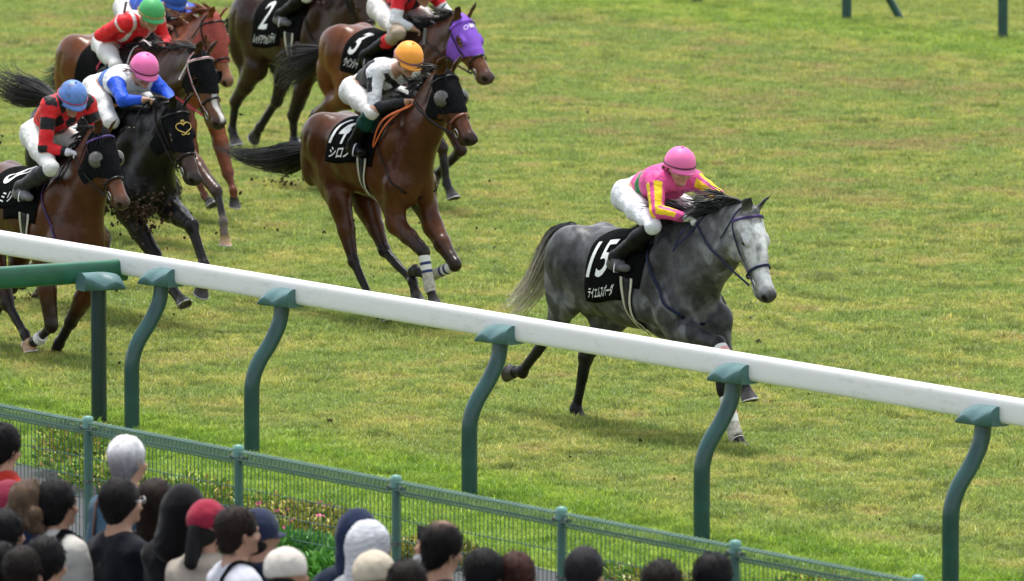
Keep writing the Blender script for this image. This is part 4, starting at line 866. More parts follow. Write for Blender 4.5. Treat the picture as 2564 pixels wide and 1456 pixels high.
# ------------------------------------------------------------------ the course: turf, rails, crowd fence
def turf_color(nt, blades):
    """turf colours by place: worn yellowish track, lush strip beyond the rails"""
    g = nt.nodes.new('ShaderNodeNewGeometry'); pos = g.outputs['Position']
    sx = nt.nodes.new('ShaderNodeSeparateXYZ'); nt.links.new(pos, sx.inputs[0])
    n1 = noise(nt, .55, 5, .62, vec=pos, stretch=(.55, 1, 1)); n2 = noise(nt, 1.9, 5, .66, vec=pos, stretch=(.8, 1.0, 1)); n3 = noise(nt, 9.0, 4, .7, vec=pos); n4 = noise(nt, .9, 4, .6, vec=pos)
    def m(op, a, b=None, c=None):
        q = nt.nodes.new('ShaderNodeMath'); q.operation = op
        for i, v in enumerate((a, b, c)):
            if v is None: continue
            if hasattr(v, 'links'): nt.links.new(v, q.inputs[i])
            else: q.inputs[i].default_value = v
        return q.outputs[0]
    n5 = noise(nt, 22, 4, .75, vec=pos)
    # distance from the lush strips: beside the near rail (y<0.9) and around the far rail (25.6<y<28.2)
    wob_ = m('MULTIPLY', m('SUBTRACT', n1, .5), 2.6)
    y = m('ADD', sx.outputs[1], wob_)
    near = nt.nodes.new('ShaderNodeMapRange'); near.inputs[1].default_value = .9; near.inputs[2].default_value = .1; nt.links.new(y, near.inputs[0])
    fa = nt.nodes.new('ShaderNodeMapRange'); fa.inputs[1].default_value = 1.6; fa.inputs[2].default_value = .5; nt.links.new(m('ABSOLUTE', m('SUBTRACT', y, 26.6)), fa.inputs[0])
    lush = m('MAXIMUM', near.outputs[0], m('MULTIPLY', fa.outputs[0], .6))
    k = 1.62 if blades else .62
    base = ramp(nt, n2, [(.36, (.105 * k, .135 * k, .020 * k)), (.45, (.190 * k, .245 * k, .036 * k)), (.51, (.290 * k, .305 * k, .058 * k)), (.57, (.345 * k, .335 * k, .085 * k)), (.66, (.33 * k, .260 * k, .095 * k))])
    brown = ramp(nt, m('ADD', m('MULTIPLY', n1, .55), m('MULTIPLY', n2, .45)), [(.48, 0.0), (.57, 1.0)])
    yb = nt.nodes.new('ShaderNodeMapRange'); yb.inputs[1].default_value = 12.5; yb.inputs[2].default_value = 17.5; yb.inputs[3].default_value = .12; yb.inputs[4].default_value = .85; nt.links.new(y, yb.inputs[0])
    yb2 = nt.nodes.new('ShaderNodeMapRange'); yb2.inputs[1].default_value = 24.5; yb2.inputs[2].default_value = 26.0; yb2.inputs[3].default_value = 1; yb2.inputs[4].default_value = 0.0; nt.links.new(y, yb2.inputs[0])
    base = mix(nt, m('MULTIPLY', m('MULTIPLY', brown, yb.outputs[0]), yb2.outputs[0]), base, (.38, .285, .125))
    grn = ramp(nt, n4, [(.46, 0.0), (.56, .80)]); base = mix(nt, grn, base, (.25, .37, .060))
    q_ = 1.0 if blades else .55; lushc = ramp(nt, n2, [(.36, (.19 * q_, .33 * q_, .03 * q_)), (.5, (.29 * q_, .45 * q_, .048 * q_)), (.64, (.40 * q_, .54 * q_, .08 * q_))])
    c = mix(nt, lush, base, lushc)
    far = nt.nodes.new('ShaderNodeMapRange'); far.inputs[1].default_value = 28.4; far.inputs[2].default_value = 29.6; nt.links.new(y, far.inputs[0])
    c = mix(nt, far.outputs[0], c, ramp(nt, n2, [(.3, (.27, .35, .045)), (.7, (.38, .43, .08))]))
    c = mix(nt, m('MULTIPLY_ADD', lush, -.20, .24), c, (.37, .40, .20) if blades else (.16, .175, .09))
    c = mix(nt, 1.0, c, ramp(nt, m('ADD', m('MULTIPLY', n3, .55), m('MULTIPLY', n5, .45)), [(.40, (.64, .68, .62)), (.50, (1.0, 1.01, 1.0)), (.60, (1.28, 1.24, 1.22))]), 'MULTIPLY')
    return c, n3, n2
def make_turf():
    m, nt, bs = new_mat('turf_soil'); c, n3, n2 = turf_color(nt, False)
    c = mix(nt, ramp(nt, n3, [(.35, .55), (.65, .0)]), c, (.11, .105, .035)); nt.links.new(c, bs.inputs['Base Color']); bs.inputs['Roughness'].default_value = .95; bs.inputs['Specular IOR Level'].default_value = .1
    bump(nt, bs, n3, .6, .03)
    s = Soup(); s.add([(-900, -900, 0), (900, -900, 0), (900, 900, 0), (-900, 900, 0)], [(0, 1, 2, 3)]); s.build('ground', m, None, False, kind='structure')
    g, nt, bs = new_mat('grass_blades'); c, n3, n2 = turf_color(nt, True)
    oi = nt.nodes.new('ShaderNodeObjectInfo'); at = nt.nodes.new('ShaderNodeAttribute'); at.attribute_name = 'tone'
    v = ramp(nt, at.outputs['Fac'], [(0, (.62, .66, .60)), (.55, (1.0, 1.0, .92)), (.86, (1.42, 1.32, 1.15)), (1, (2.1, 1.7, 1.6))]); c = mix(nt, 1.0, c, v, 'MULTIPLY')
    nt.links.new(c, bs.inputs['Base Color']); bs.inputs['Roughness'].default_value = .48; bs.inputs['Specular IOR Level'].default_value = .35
    tb = nt.nodes.new('ShaderNodeBsdfTranslucent'); nt.links.new(c, tb.inputs['Color']); ms = nt.nodes.new('ShaderNodeMixShader'); ms.inputs[0].default_value = .45
    ou = [q for q in nt.nodes if q.type == 'OUTPUT_MATERIAL'][0]; nt.links.new(bs.outputs[0], ms.inputs[1]); nt.links.new(tb.outputs[0], ms.inputs[2]); nt.links.new(ms.outputs[0], ou.inputs['Surface'])
    # clumps of blades, scattered by geometry nodes over the turf
    clumps = bpy.data.collections.new('grass_clumps'); rng = np.random.default_rng(3)
    def clump(nb, rad, hgt, wid, lean):
        V = []; F = []; T = []
        for i in range(nb):
            r = rad * math.sqrt(rng.random()); a = rng.random() * 6.283; b = A(r * math.cos(a), r * math.sin(a), -.004); h = hgt * (.45 + .75 * rng.random()); w = wid * (.6 + .8 * rng.random())
            d = rng.random() * 6.283; lx = A(math.cos(d), math.sin(d), 0) * h * lean * (.3 + rng.random()); pd = A(-math.sin(d + rng.normal() * .6), math.cos(d + rng.normal() * .6), 0) * w / 2; n = len(V)
            mid = b + lx * .35 + A(0, 0, h * .6); top = b + lx + A(0, 0, h)
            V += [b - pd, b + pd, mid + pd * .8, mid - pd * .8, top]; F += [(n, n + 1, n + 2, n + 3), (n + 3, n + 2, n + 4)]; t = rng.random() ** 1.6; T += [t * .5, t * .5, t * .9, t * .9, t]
        me = mesh_from('clump', V, F, False, None, [g]); at = me.attributes.new('tone', 'FLOAT', 'POINT'); at.data.foreach_set('value', np.array(T, np.float32)); return me
    for i in range(4):
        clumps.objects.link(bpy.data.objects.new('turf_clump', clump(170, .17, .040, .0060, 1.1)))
    tuft_c = bpy.data.collections.new('grass_tufts')
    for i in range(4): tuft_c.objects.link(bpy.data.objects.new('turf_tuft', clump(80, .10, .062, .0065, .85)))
    return g, clumps, tuft_c
def scatter(name, pts, coll, kind_label, cat, scale, seed):
    """one object of points; geometry nodes put a clump on each"""
    me = bpy.data.meshes.new(name); me.vertices.add(len(pts)); me.vertices.foreach_set('co', np.asarray(pts, np.float32).ravel())
    o = link(name, me, None, None, kind_label, cat, None, 'stuff')
    ng = bpy.data.node_groups.new(name, 'GeometryNodeTree'); ng.interface.new_socket('Geometry', in_out='INPUT', socket_type='NodeSocketGeometry'); ng.interface.new_socket('Geometry', in_out='OUTPUT', socket_type='NodeSocketGeometry')
    n = ng.nodes; l = ng.links; gi = n.new('NodeGroupInput'); go = n.new('NodeGroupOutput'); ip = n.new('GeometryNodeInstanceOnPoints'); ci = n.new('GeometryNodeCollectionInfo')
    ci.inputs['Collection'].default_value = coll; ci.inputs['Separate Children'].default_value = True; ci.inputs['Reset Children'].default_value = True; ip.inputs['Pick Instance'].default_value = True
    rr = n.new('FunctionNodeRandomValue'); rr.data_type = 'FLOAT_VECTOR'; rr.inputs['Min'].default_value = (-.12, -.12, 0); rr.inputs['Max'].default_value = (.12, .12, 6.283); rr.inputs['Seed'].default_value = seed
    rs = n.new('FunctionNodeRandomValue'); rs.data_type = 'FLOAT'; rs.inputs[2].default_value = scale[0]; rs.inputs[3].default_value = scale[1]; rs.inputs['Seed'].default_value = seed + 1
    l.new(gi.outputs[0], ip.inputs['Points']); l.new(ci.outputs[0], ip.inputs['Instance']); l.new(rr.outputs[0], ip.inputs['Rotation']); l.new(rs.outputs[1], ip.inputs['Scale']); l.new(ip.outputs[0], go.inputs[0])
    mo = o.modifiers.new('scatter', 'NODES'); mo.node_group = ng; return o

def in_view(x, y, mx=1.35, my=1.15):
    d = np.stack([x - CAM[0], y - CAM[1], np.full_like(x, -CAM[2])], -1); z = d @ cf; u = (d @ cu) / z / (1282 / 25000); v = (d @ cup) / z / (728 / 25000)
    return (np.abs(u) < mx) & (np.abs(v) < my)
blade_mat, clumps, tufts = make_turf()
rng = np.random.default_rng(11)
gx, gy = np.meshgrid(np.arange(-70, 40, .158), np.arange(-4.0, 52, .158)); gx = gx.ravel() + rng.uniform(-.09, .09, gx.size); gy = gy.ravel() + rng.uniform(-.09, .09, gy.size)
ok = in_view(gx, gy, 2.3, 1.35) & ~((gy < -1.93 + .12 * np.sin(gx * 2.3)) & (gy > -5)); gx, gy = gx[ok], gy[ok]
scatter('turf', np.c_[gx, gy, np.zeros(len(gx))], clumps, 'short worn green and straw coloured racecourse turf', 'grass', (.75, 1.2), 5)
k = 26000; tx = rng.uniform(-62, 28, k * 6); ty = rng.uniform(-2.2, 46, k * 6); ok = in_view(tx, ty, 1.35, 1.15)
dens = .25 + .75 * (wob(np.stack([tx, ty, tx * 0], -1), 1.1) > .05); lush = (ty < .7) | (np.abs(ty - 26.6) < 1.3); ok &= (rng.random(len(tx)) < np.where(lush, 1.0, dens * .55)) & ~(ty < -1.9)
tx, ty = tx[ok][:16000], ty[ok][:16000]
scatter('grass_tufts', np.c_[tx, ty, np.zeros(len(tx))], tufts, 'taller green grass tufts standing up from the turf', 'grass', (.7, 1.35), 9)

green = simple('green_rail_paint', (0.013, 0.060, 0.054), .30, .5, .22, 6, .05)
green2 = simple('faded_green_plastic', (0.075, 0.158, 0.158), .38, .45, .16, 9, .08)
green3 = simple('green_tube_paint', (0.018, 0.115, 0.060), .33, .5, .12, 8, .05)
wm_, wt_, wb_ = new_mat('white_rail_plastic'); wf_ = noise(wt_, 26, 6, .75, stretch=(.25, 1, 1)); wg_ = noise(wt_, 1.7, 3)
wk_ = mix(wt_, 1.0, ramp(wt_, wf_, [(.52, 0.0), (.66, .55)]), ramp(wt_, wg_, [(.42, .15), (.60, 1.0)]), 'MULTIPLY'); wt_.links.new(mix(wt_, wk_, (.80, .79, .785), (.50, .49, .44)), wb_.inputs['Base Color']); wb_.inputs['Roughness'].default_value = .34; M['white_rail'] = wm_

def sweep(sec, path_pts, frames):
    """sweep a closed section [(a,b)..] along points with frames (A axis, B axis)"""
    n = len(sec); V = [p + fa * a + fb * b for p, (fa, fb) in zip(path_pts, frames) for a, b in sec]; k = len(path_pts)
    F = [(i * n + j, i * n + (j + 1) % n, (i + 1) * n + (j + 1) % n, (i + 1) * n + j) for i in range(k - 1) for j in range(n)] + [tuple(k * n + j for j in range(n))[::-1], tuple((k + 1) * n + j for j in range(n))]
    V = V + V[:n] + V[(k - 1) * n:]; return V, F
def rail_section(w, h, n=36, p=3.8):
    return [(math.copysign(abs(math.cos(t)) ** (2 / p), math.cos(t)) * w / 2, math.copysign(abs(math.sin(t)) ** (2 / p), math.sin(t)) * h / 2) for t in np.linspace(0, 2 * math.pi, n, endpoint=False)]
def post_tube(pts, r, nflute=26):
    """painted tube with a shallow pressed groove"""
    s = Soup(); P = spline(pts, 26); sec = []
    T = np.gradient(P, axis=0); fr = []
    for t in T: t = unit(t); a = A(1, 0, 0); b = unit(np.cross(t, a)); fr.append((a, b))
    for j in range(nflute):
        t = 2 * math.pi * j / nflute; g = 1 - .13 * math.exp(-((t - 4.1) / .28) ** 2) - .10 * math.exp(-((t - 5.3) / .25) ** 2); sec.append((math.cos(t) * r * g, math.sin(t) * r * g))
    V, F = sweep(sec, P, fr); s.add(V, F); return s
def clamp_mesh(L, dirx=A(1, 0, 0), out_=A(0, -1, 0)):
    """winged plastic clamp that holds the rail on top of its post: two concave lips meeting in a low beak"""
    ks = np.linspace(-1, 1, 17); kk = [-1, -.75, -.45, -.15, 0, .2, .6, 1]
    zr = np.interp(ks, kk, [-.060, -.030, -.008, -.028, -.046, -.030, .006, .030]); ou = np.interp(ks, kk, [.150, .140, .135, .125, .120, .110, .095, .075])
    s = Soup(); V = []
    for k_, z, o in zip(ks, zr, ou):
        e = 1 - .10 * abs(k_) ** 6; top = .062 - .030 * max(0, -k_) ** 1.6
        for u, w in ((-.03, top - .004), (.012, top), (o * .35, top * .80 + z * .20 + .006), (o * .70, top * .42 + z * .58 + .006), (o * .96, z + .004), (o, z - .006), (o * .97, max(-.072, z - .030) if z > -.05 else -.070), (o * .90, -.078), (.03, -.082), (-.08, -.078), (-.085, -.02)):
            V.append(dirx * k_ * L / 2 * e + out_ * u + A(0, 0, w))
    n = 11; m = len(ks); F = [(i * n + j, i * n + (j + 1) % n, (i + 1) * n + (j + 1) % n, (i + 1) * n + j) for i in range(m - 1) for j in range(n)]
    V = V + V[:n] + V[(m - 1) * n:]; F += [tuple(m * n + j for j in range(n))[::-1], tuple((m + 1) * n + j for j in range(n))]
    s.add(V, F); return s

rr_ = thing('running_rail', 'long white running rail on S curved green posts along the near side', 'rail', (0, 0, 0))
xs = [-16.8, -13.8, -10.8, -7.8, -4.8, -1.74, 0, 3, 6, 9, 12, 15, 18, 21, 24, 27]
RZ = 1.262
for i, (a, b) in enumerate(zip(xs[:-1], xs[1:])):
    s = Soup(); sec = rail_section(.105, .190); pth = [A(x, .05, RZ) for x in (a + .002, b - .002)]; V, F = sweep(sec, pth, [(A(0, 1, 0), A(0, 0, 1))] * 2); s.add(V, F); o_ = s.build('rail_beam', M['white_rail'], rr_)
    s = Soup(); sec = rail_section(.1065, .1915); V, F = sweep(sec, [A(b - .06 + (.0 if i % 2 else .05), .05, RZ), A(b + .10, .05, RZ)], [(A(0, 1, 0), A(0, 0, 1))] * 2); s.add(V, F); s.build('rail_sleeve', M['white_rail'], rr_)
p0 = post_tube([A(0, -.015, 1.20), A(0, -.025, 1.10), A(0, -.05, 1.00), A(0, -.13, .86), A(0, -.235, .72), A(0, -.292, .58), A(0, -.30, .42), A(0, -.30, .2), A(0, -.30, -.05)], .062).build('post', green, rr_)
c0 = clamp_mesh(.36).build('rail_clamp', green2, rr_)
c0.location = (0, .0, RZ - .035)
for i, x in enumerate(xs[1:-1]):
    for src in (p0, c0):
        q = src if i == 0 else src.copy()
        if i: COL.objects.link(q)
        q.parent = rr_; q.location = (x, q.location[1], q.location[2])
# the green rail that ends in front of it
gr = thing('green_rail', 'green tubular rail end on a straight post in front of the white rail', 'rail', (-2.2476, -.29, 0))
ea, eb = A(-.184, .379, 1.195), A(-.62, -9.0, 1.195); u_ = unit(eb - ea); u_ = unit(A(-2.4737 + 2.42826, -1.06192 - .08918, 0)); ea = A(-.181, .36, 1.205)
s = Soup(); sid = unit(np.cross(u_, A(0, 0, 1))); V, F = sweep(rail_section(.11, .175, 28, 3.2), [ea, ea + u_ * 6.0], [(sid, A(0, 0, 1))] * 2); s.add(V, F); s.build('rail_beam', green3, gr)
s = Soup(); s.tube([A(0, 0, -.05), A(0, 0, 1.12)], .062, 24); gp = s.build('post', simple('dark_green_post', (.008, .030, .028), .3, .5, .2, 6), gr)
gc = clamp_mesh(.36, u_, -sid if (-sid)[0] > 0 else sid).build('rail_clamp', green2, gr); gc.location = (0.0, .0, 1.165)
q = gp.copy(); COL.objects.link(q); q.parent = gr; q.location = tuple(u_ * 3); q = gc.copy(); COL.objects.link(q); q.parent = gr; q.location = tuple(u_ * 3 + A(0, 0, 1.165))
# far rail, only its feet are in the picture
fr_ = thing('running_rail', 'far running rail on straight green posts and slanted braces at the top edge', 'rail', (-29.9, 27.28, 0))
s = Soup(); V, F = sweep(rail_section(.105, .19), [A(-38, .0, 1.30), A(48, .0, 1.30)], [(A(0, 1, 0), A(0, 0, 1))] * 2); s.add(V, F); s.build('rail_beam', M['white_rail'], fr_)
greenf = simple('far_green_post', (.014, .062, .055), .4, .5, .2, 6)
s = Soup(); s.tube([A(0, 0, -.05), A(0, 0, 1.22)], .058, 18); fp = s.build('post', greenf, fr_)
s = Soup(); s.tube([A(.24, .65, -.05), A(-.05, .05, 1.15)], .045, 16); fb = s.build('brace', greenf, fr_)
for i in range(-12, 16):
    for src in (fp, fb):
        if src is fb and i == 1: continue
        if i == 0: continue
        q = src.copy(); COL.objects.link(q); q.parent = fr_; q.location = (i * 3.03, 0, 0)

# mesh fence between the crowd and the turf
mf = thing('mesh_fence', 'green welded wire mesh fence with rolled top standing in front of the crowd', 'fence', (3.767, -4.131, 0))
wire = simple('green_coated_wire', (.05, .13, .095), .4, .5, .15, 9); postm = simple('fence_post_paint', (.055, .135, .110), .4, .5, .25, 7, .1); capm = simple('fence_cap', (.13, .28, .235), .45, .4, .12, 9)
FH = .925
def wire_tube(S, a, b, r, n=4): S.tube([a, b], r, n, 0, False)
pn = Soup(); rl = Soup(); wire2 = simple('pale_coated_wire', (.16, .28, .22), .4, .5, .2, 9)
for i in range(38):
    x = .065 + i * .0505; pn.tube([A(x, -.002, .06), A(x, -.002, FH - .10), A(x, -.035, FH - .06), A(x, -.028, FH - .012), A(x, .010, FH), A(x, .045, FH - .035), A(x, .034, FH - .085), A(x, .0, FH - .10)], .0036, 4, 0, False)
    if i < 37: rl.tube([A(x + .025, 0, FH - .10), A(x + .025, -.035, FH - .06), A(x + .025, -.028, FH - .012), A(x + .025, .010, FH), A(x + .025, .045, FH - .035), A(x + .025, .034, FH - .085)], .0045, 4, 0, False)
for z, y in ((.08, .003), (.22, .003), (.365, .003), (.51, .003), (.655, .003), (FH - .10, .0), (FH - .062, -.037), (FH - .010, -.030), (FH - .087, .036)):
    pn.tube([A(.04, y, z), A(1.96, y, z)], .0038 if z < .7 else .0042, 5, 0, False)
panel = pn.build('mesh_panel', wire, mf); roll = rl.build('rolled_top', wire2, mf, kind='stuff'); panel['kind'] = 'stuff'; fpst = Soup(); fpst.tube([A(0, 0, -.05), A(0, 0, FH - .03)], .030, 16); fpst = fpst.build('post', postm, mf)
cps = Soup(); cps.tube([A(0, 0, FH - .05), A(0, 0, FH + .002), A(0, 0, FH + .028), A(0, 0, FH + .036)], [.040, .040, .037, .014], 16); cps = cps.build('post_cap', capm, mf)
lc = Soup(); lc.tube([A(0, 0, .475), A(0, 0, .495)], .036, 14); lc.tube([A(.03, -.03, .485), A(.055, -.035, .485)], .008, 6); cl = Soup(); cl.tube([A(-.085, .0, FH - .055), A(.085, .0, FH - .055)], [.026, .026], 8, 0, True, (A(0, 0, 1), .7))
rc = simple('rusty_clip', (.10, .11, .09), .6, .4, .5, 30); cl = cl.build('clip', rc, mf); lc = lc.build('clamp_ring', rc, mf)
for i in range(-6, 13):
    for src in (panel, roll, fpst, cps, cl, lc):
        if i == 0: continue
        q = src.copy(); COL.objects.link(q); q.parent = mf; q.location = (i * 2.0, 0, 0)

# ------------------------------------------------------------------ the eight horses
BLK = (.014, .012, .012)
def coat(body, points=BLK, muzzle=None, neck=None, face=None, mane=(.012, .011, .011), tail=None, marks=None, mat='coat'):
    d = dict(body=body, points=points, muzzle=muzzle or tuple(x * .35 for x in body), mane=mane)
    if neck: d['neck'] = neck
    if face: d['face'] = face
    if tail: d['tail'] = tail
    if marks: d['marks'] = marks
    d['mat'] = mat; return d
def sstep(x, a, b): t = np.clip((x - a) / (b - a), 0, 1); return t * t * (3 - 2 * t)
def grey_marks(V, C, hl, tr, F, bi):
    tag = np.array([q.tag for q in F.p])[bi]; head = np.isin(tag, ['head', 'muzzle', 'ear']); x, y, z = hl.T
    w = wob(V, 14, 2.0); dp = sstep(wob(V, 24, 7.), -.05, .42) * sstep(wob(V, 5.5, 1.), -.45, .35) * np.isin(tag, ['trunk', 'up', 'neck', 'leg']) * sstep(V[:, 2], .55, .95); C = C * (1 + .28 * w[:, None] + .15 * wob(V, 43, 5.)[:, None] + .30 * wob(V, 6, 1.)[:, None]) + A(.085, .085, .088) * dp[:, None]
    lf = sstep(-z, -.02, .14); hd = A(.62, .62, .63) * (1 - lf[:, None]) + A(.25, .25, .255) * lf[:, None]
    hd = hd * (1 - .18 * sstep(wob(V, 38, 1.), .2, .8)[:, None])
    bl = (sstep(z, -.06, .0) * sstep(.05 - np.abs(y), 0, .03) * sstep(x, .02, .10) * (1 - sstep(x, .50, .58)))[:, None]; hd = hd * (1 - bl) + A(.72, .72, .72) * bl
    sp = (np.exp(-((x - .27) / .035) ** 2 - ((y + .030) / .022) ** 2 - ((z + .01) / .05) ** 2) + .9 * np.exp(-((x - .33) / .03) ** 2 - ((y + .036) / .014) ** 2 - ((z + .02) / .05) ** 2))[:, None]; hd = hd * (1 - .72 * np.clip(sp, 0, 1))
    mz = sstep(x, .50, .60)[:, None]; hd = hd * (1 - mz) + A(.055, .052, .055) * mz
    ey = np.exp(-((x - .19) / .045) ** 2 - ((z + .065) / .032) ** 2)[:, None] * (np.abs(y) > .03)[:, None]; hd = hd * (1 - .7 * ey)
    m = (head * sstep(x, -.02, .06))[:, None]
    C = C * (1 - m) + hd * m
    return C
def blaze_marks(w0, x0, x1, taper=.5):
    def f(V, C, hl, tr, F, bi):
        x, y, z = hl.T; c = .012 * np.sin(x * 26); wd = w0 * (1 - taper * sstep(x, x0, x1)); m = (sstep(wd - np.abs(y - c), 0, .008) * sstep(x, x0, x0 + .04) * (1 - sstep(x, x1 - .03, x1)) * sstep(z, -.085, -.06))[:, None]
        return bay_marks(V, C * (1 - m) + A(.66, .62, .60) * m, hl, tr, F, bi)
    return f
def bay_marks(V, C, hl, tr, F, bi):
    C = C * (1 + .10 * wob(V, 9, 3.)[:, None]); x, y, z = hl.T
    ey = np.exp(-((x - .19) / .04) ** 2 - ((z + .065) / .03) ** 2)[:, None] * (np.abs(y) > .03)[:, None]; return C * (1 - .5 * ey)
H = {}
H['grey'] = horse('grey', JOINTS['grey'], coat((.047, .047, .050), (.007, .007, .008), (.05, .05, .052), neck=(.060, .060, .063), face=(.30, .30, .31), mane=(.022, .022, .025), tail=((.022, .022, .023), (.50, .46, .38)), marks=grey_marks, mat='grey_coat'),
    'dappled grey horse number 15 with a pale face, leading the field', '15', 'テイエムスパーダ',
    dict(num=(.31, .255, -.06, .365, .012), nam=(.36, .080, -.01, .595, .014), cloth=(-.67, -.19, .67), bridle='navy_web', browband='purple_web', breast_mat='navy_web', breast_w=.024, mane_len=.30, mane_lift=.40, mane_n=420, mane_r=.0080, tail_w=.085,
         bands={'RF': dict(rows=[(.06, .20, 0), (.20, .30, 1), (.30, .92, 0)], mats=['band_white', 'band_pink']), 'LF': dict(rows=[(.16, .42, 0), (.42, .54, 1), (.54, .70, 0), (.70, 1.4, 2)], mats=['band_white', 'band_pink', 'band_muddy'])}, no_forelock=True))
H['h14'] = horse('h14', JOINTS['h14'], coat((.072, .024, .0080), muzzle=(.012, .009, .009), neck=(.058, .019, .007), face=(.080, .028, .012), marks=bay_marks),
    'bay horse number 14 in a black hood, black tail streaming out', '14', 'シロン',
    dict(num=(.31, .29, -.075, .245, .012), nam=(.38, .095, .01, .465, .018), cloth=(-.74, -.22, .56), hood=dict(mat='hood_black', eye=0, cups=True, end=.345), noseband='brown_leather', breast_w=.012, mane_len=.20, mane_lift=.4, tail_w=.125, tail_n=480, tail_r=.0040, taper=.86, rein_mat='orange',
         bands={'RF': dict(rows=[(.10, .28, 0), (.28, .36, 1), (.36, .50, 0), (.50, .58, 1), (.58, 1.5, 2)], mats=['band_white', 'band_blue', 'band_muddy']), 'LF': dict(rows=[(.10, .25, 0), (.25, .33, 1), (.33, .42, 0), (.42, .50, 1), (.50, 1.0, 2)], mats=['band_white', 'band_blue', 'band_muddy'])}))
def heart(ho, F, ht, HR, hs, hsel):
    pts = []
    for t in np.linspace(math.pi, -math.pi, 33): pts.append((.175 - .040 * (13 * math.cos(t) - 5 * math.cos(2 * t) - 2 * math.cos(3 * t) - math.cos(4 * t)) / 13 * 1.0, .048 * math.sin(t) ** 3 - .012, 0))
    q, n = F.snap([ht(p) for p in pts], .016, hsel); s = Soup(); s.tube(list(q), .0042, 6)
    for g in (-1, 1):
        q, n = F.snap([ht((.222 + .010 * math.sin(t), -.012 + g * (.012 + .010 * math.cos(t)), 0)) for t in np.linspace(-.5, 4.2, 9)], .016, hsel); s.tube(list(q), .0036, 6)
    q, n = F.snap([ht((.128 + .008 * math.cos(t), -.012 + .008 * math.sin(t), 0)) for t in np.linspace(0, 6.28, 9)], .016, hsel); s.tube(list(q), .0034, 6, 0, False)
    s.build('heart_emblem', M['gold'], ho)
def monogram(ho, F, ht, HR, hs, hsel):
    for ch, yy, wd in (('O', -.030, .034), ('π', .012, .038)):
        X, Y, TF = text_shape(ch, wd, .042, .01); q, n = F.snap([ht((.115 - y - .006 * (yy > 0), yy + x, .0)) for x, y in zip(X, Y)], .014, hsel); s = Soup(); s.add(q, TF); s.build('monogram', M['lilac'], ho, False)
H['h8'] = horse('h8', JOINTS['h8'], coat((.068, .022, .0085), muzzle=(.045, .030, .026), neck=(.062, .020, .009), face=(.12, .044, .022), marks=bay_marks),
    'bay horse number 8 in a black hood, partly behind the green rail', '8', 'ターミリッジ'[:4],
    dict(num=(.18, .25, .0, .15, .010), nam=(.40, .085, -.02, .385, .012), cloth=(-.74, -.22, .47), hood=dict(mat='hood_black', eye=0, cups=True, end=.37), browband='purple_web', breast_mat='purple_web', mane_len=.16, hooves={'RF': 'tan_hoof', 'LF': 'tan_hoof', 'RH': 'tan_hoof'},
         bands={'RF': dict(rows=[(.75, 1.0, 0)], mats=['band_white'])}))
H['black'] = horse('black', JOINTS['black'], coat((.009, .0075, .007), muzzle=(.030, .024, .022), neck=(.008, .007, .0065), face=(.045, .026, .020), mane=(.010, .009, .009), marks=bay_marks),
    'nearly black horse in a black hood with a gold heart, between the bays', '5', 'ブラック'[:0],
    dict(num=(.2, .26, 0, .27, .01), nam=(.1, .1, 0, .5, .01), hood=dict(mat='hood_black', eye=.046, end=.35, emblem=heart), mane_len=.16, tail_w=.10, mane_lift=.35))
H['rw'] = horse('rw', JOINTS['rw'], coat((.115, .035, .011), points=(.016, .014, .014), muzzle=(.020, .016, .016), neck=(.040, .018, .011), face=(.11, .042, .020), mane=(.014, .012, .012), marks=blaze_marks(.028, .28, .60, .2)),
    'bay horse with white blaze, black hood and red and white bridle', None, None,
    dict(hood=dict(mat='hood_black', eye=.052, end=.33, rim='hood_black', wings=True), bridle='pinkwhite', bridle2='crimson', noseband='black_leather', breast_mat='pinkwhite', mane_len=.22, mane_lift=.5, hooves={'LF': 'tan_hoof'}, socks={'LF': (.16, .13, .11)}))
H['red'] = horse('red', JOINTS['red'], coat((.165, .046, .014), points=(.12, .036, .018), muzzle=(.14, .075, .055), neck=(.19, .055, .022), face=(.26, .10, .045), mane=(.12, .032, .012), marks=bay_marks),
    'chestnut horse in a brick red hood and black noseband, half hidden by the others', None, None,
    dict(hood=dict(mat='hood_red', eye=.050, end=.40, rim='brown_leather'), mane_len=.18, mane_lift=.5))
H['h2'] = horse('h2', JOINTS['h2'], coat((.026, .010, .006), muzzle=(.02, .014, .012), neck=(.036, .017, .011), face=(.045, .022, .014), marks=bay_marks),
    'dark brown horse number 2 at the back, cut off by the top edge', '2', 'レッドアウォンティ'[:9],
    dict(num=(.18, .26, -.04, .33, .012), nam=(.42, .085, .0, .55, .012), cloth=(-.78, -.28, .63), bridle='black_leather', mane_len=.12, tail_n=200))
H['h3'] = horse('h3', JOINTS['h3'], coat((.125, .036, .010), muzzle=(.045, .032, .030), neck=(.06, .022, .011), face=(.14, .052, .022), marks=bay_marks),
    'bay horse number 3 wearing a bright purple hood with round eye holes', '3', 'ウインシャー'[:6],
    dict(num=(.17, .28, -.06, .24, .014), nam=(.34, .09, .0, .455, .014), cloth=(-.78, -.30, .55), hood=dict(mat='hood_purple', eye=.056, end=.36, rim='hood_purple', emblem=monogram), browband='hood_purple', breast_mat='purple_web', mane_len=.22, tail_w=.14, taper=.3, mane_lift=.5,
         bands={'RH': dict(rows=[(.05, .95, 0), (.95, 1.25, 1), (1.25, 1.35, 2)], mats=['black_cloth', 'band_white', 'purple_web'])}))

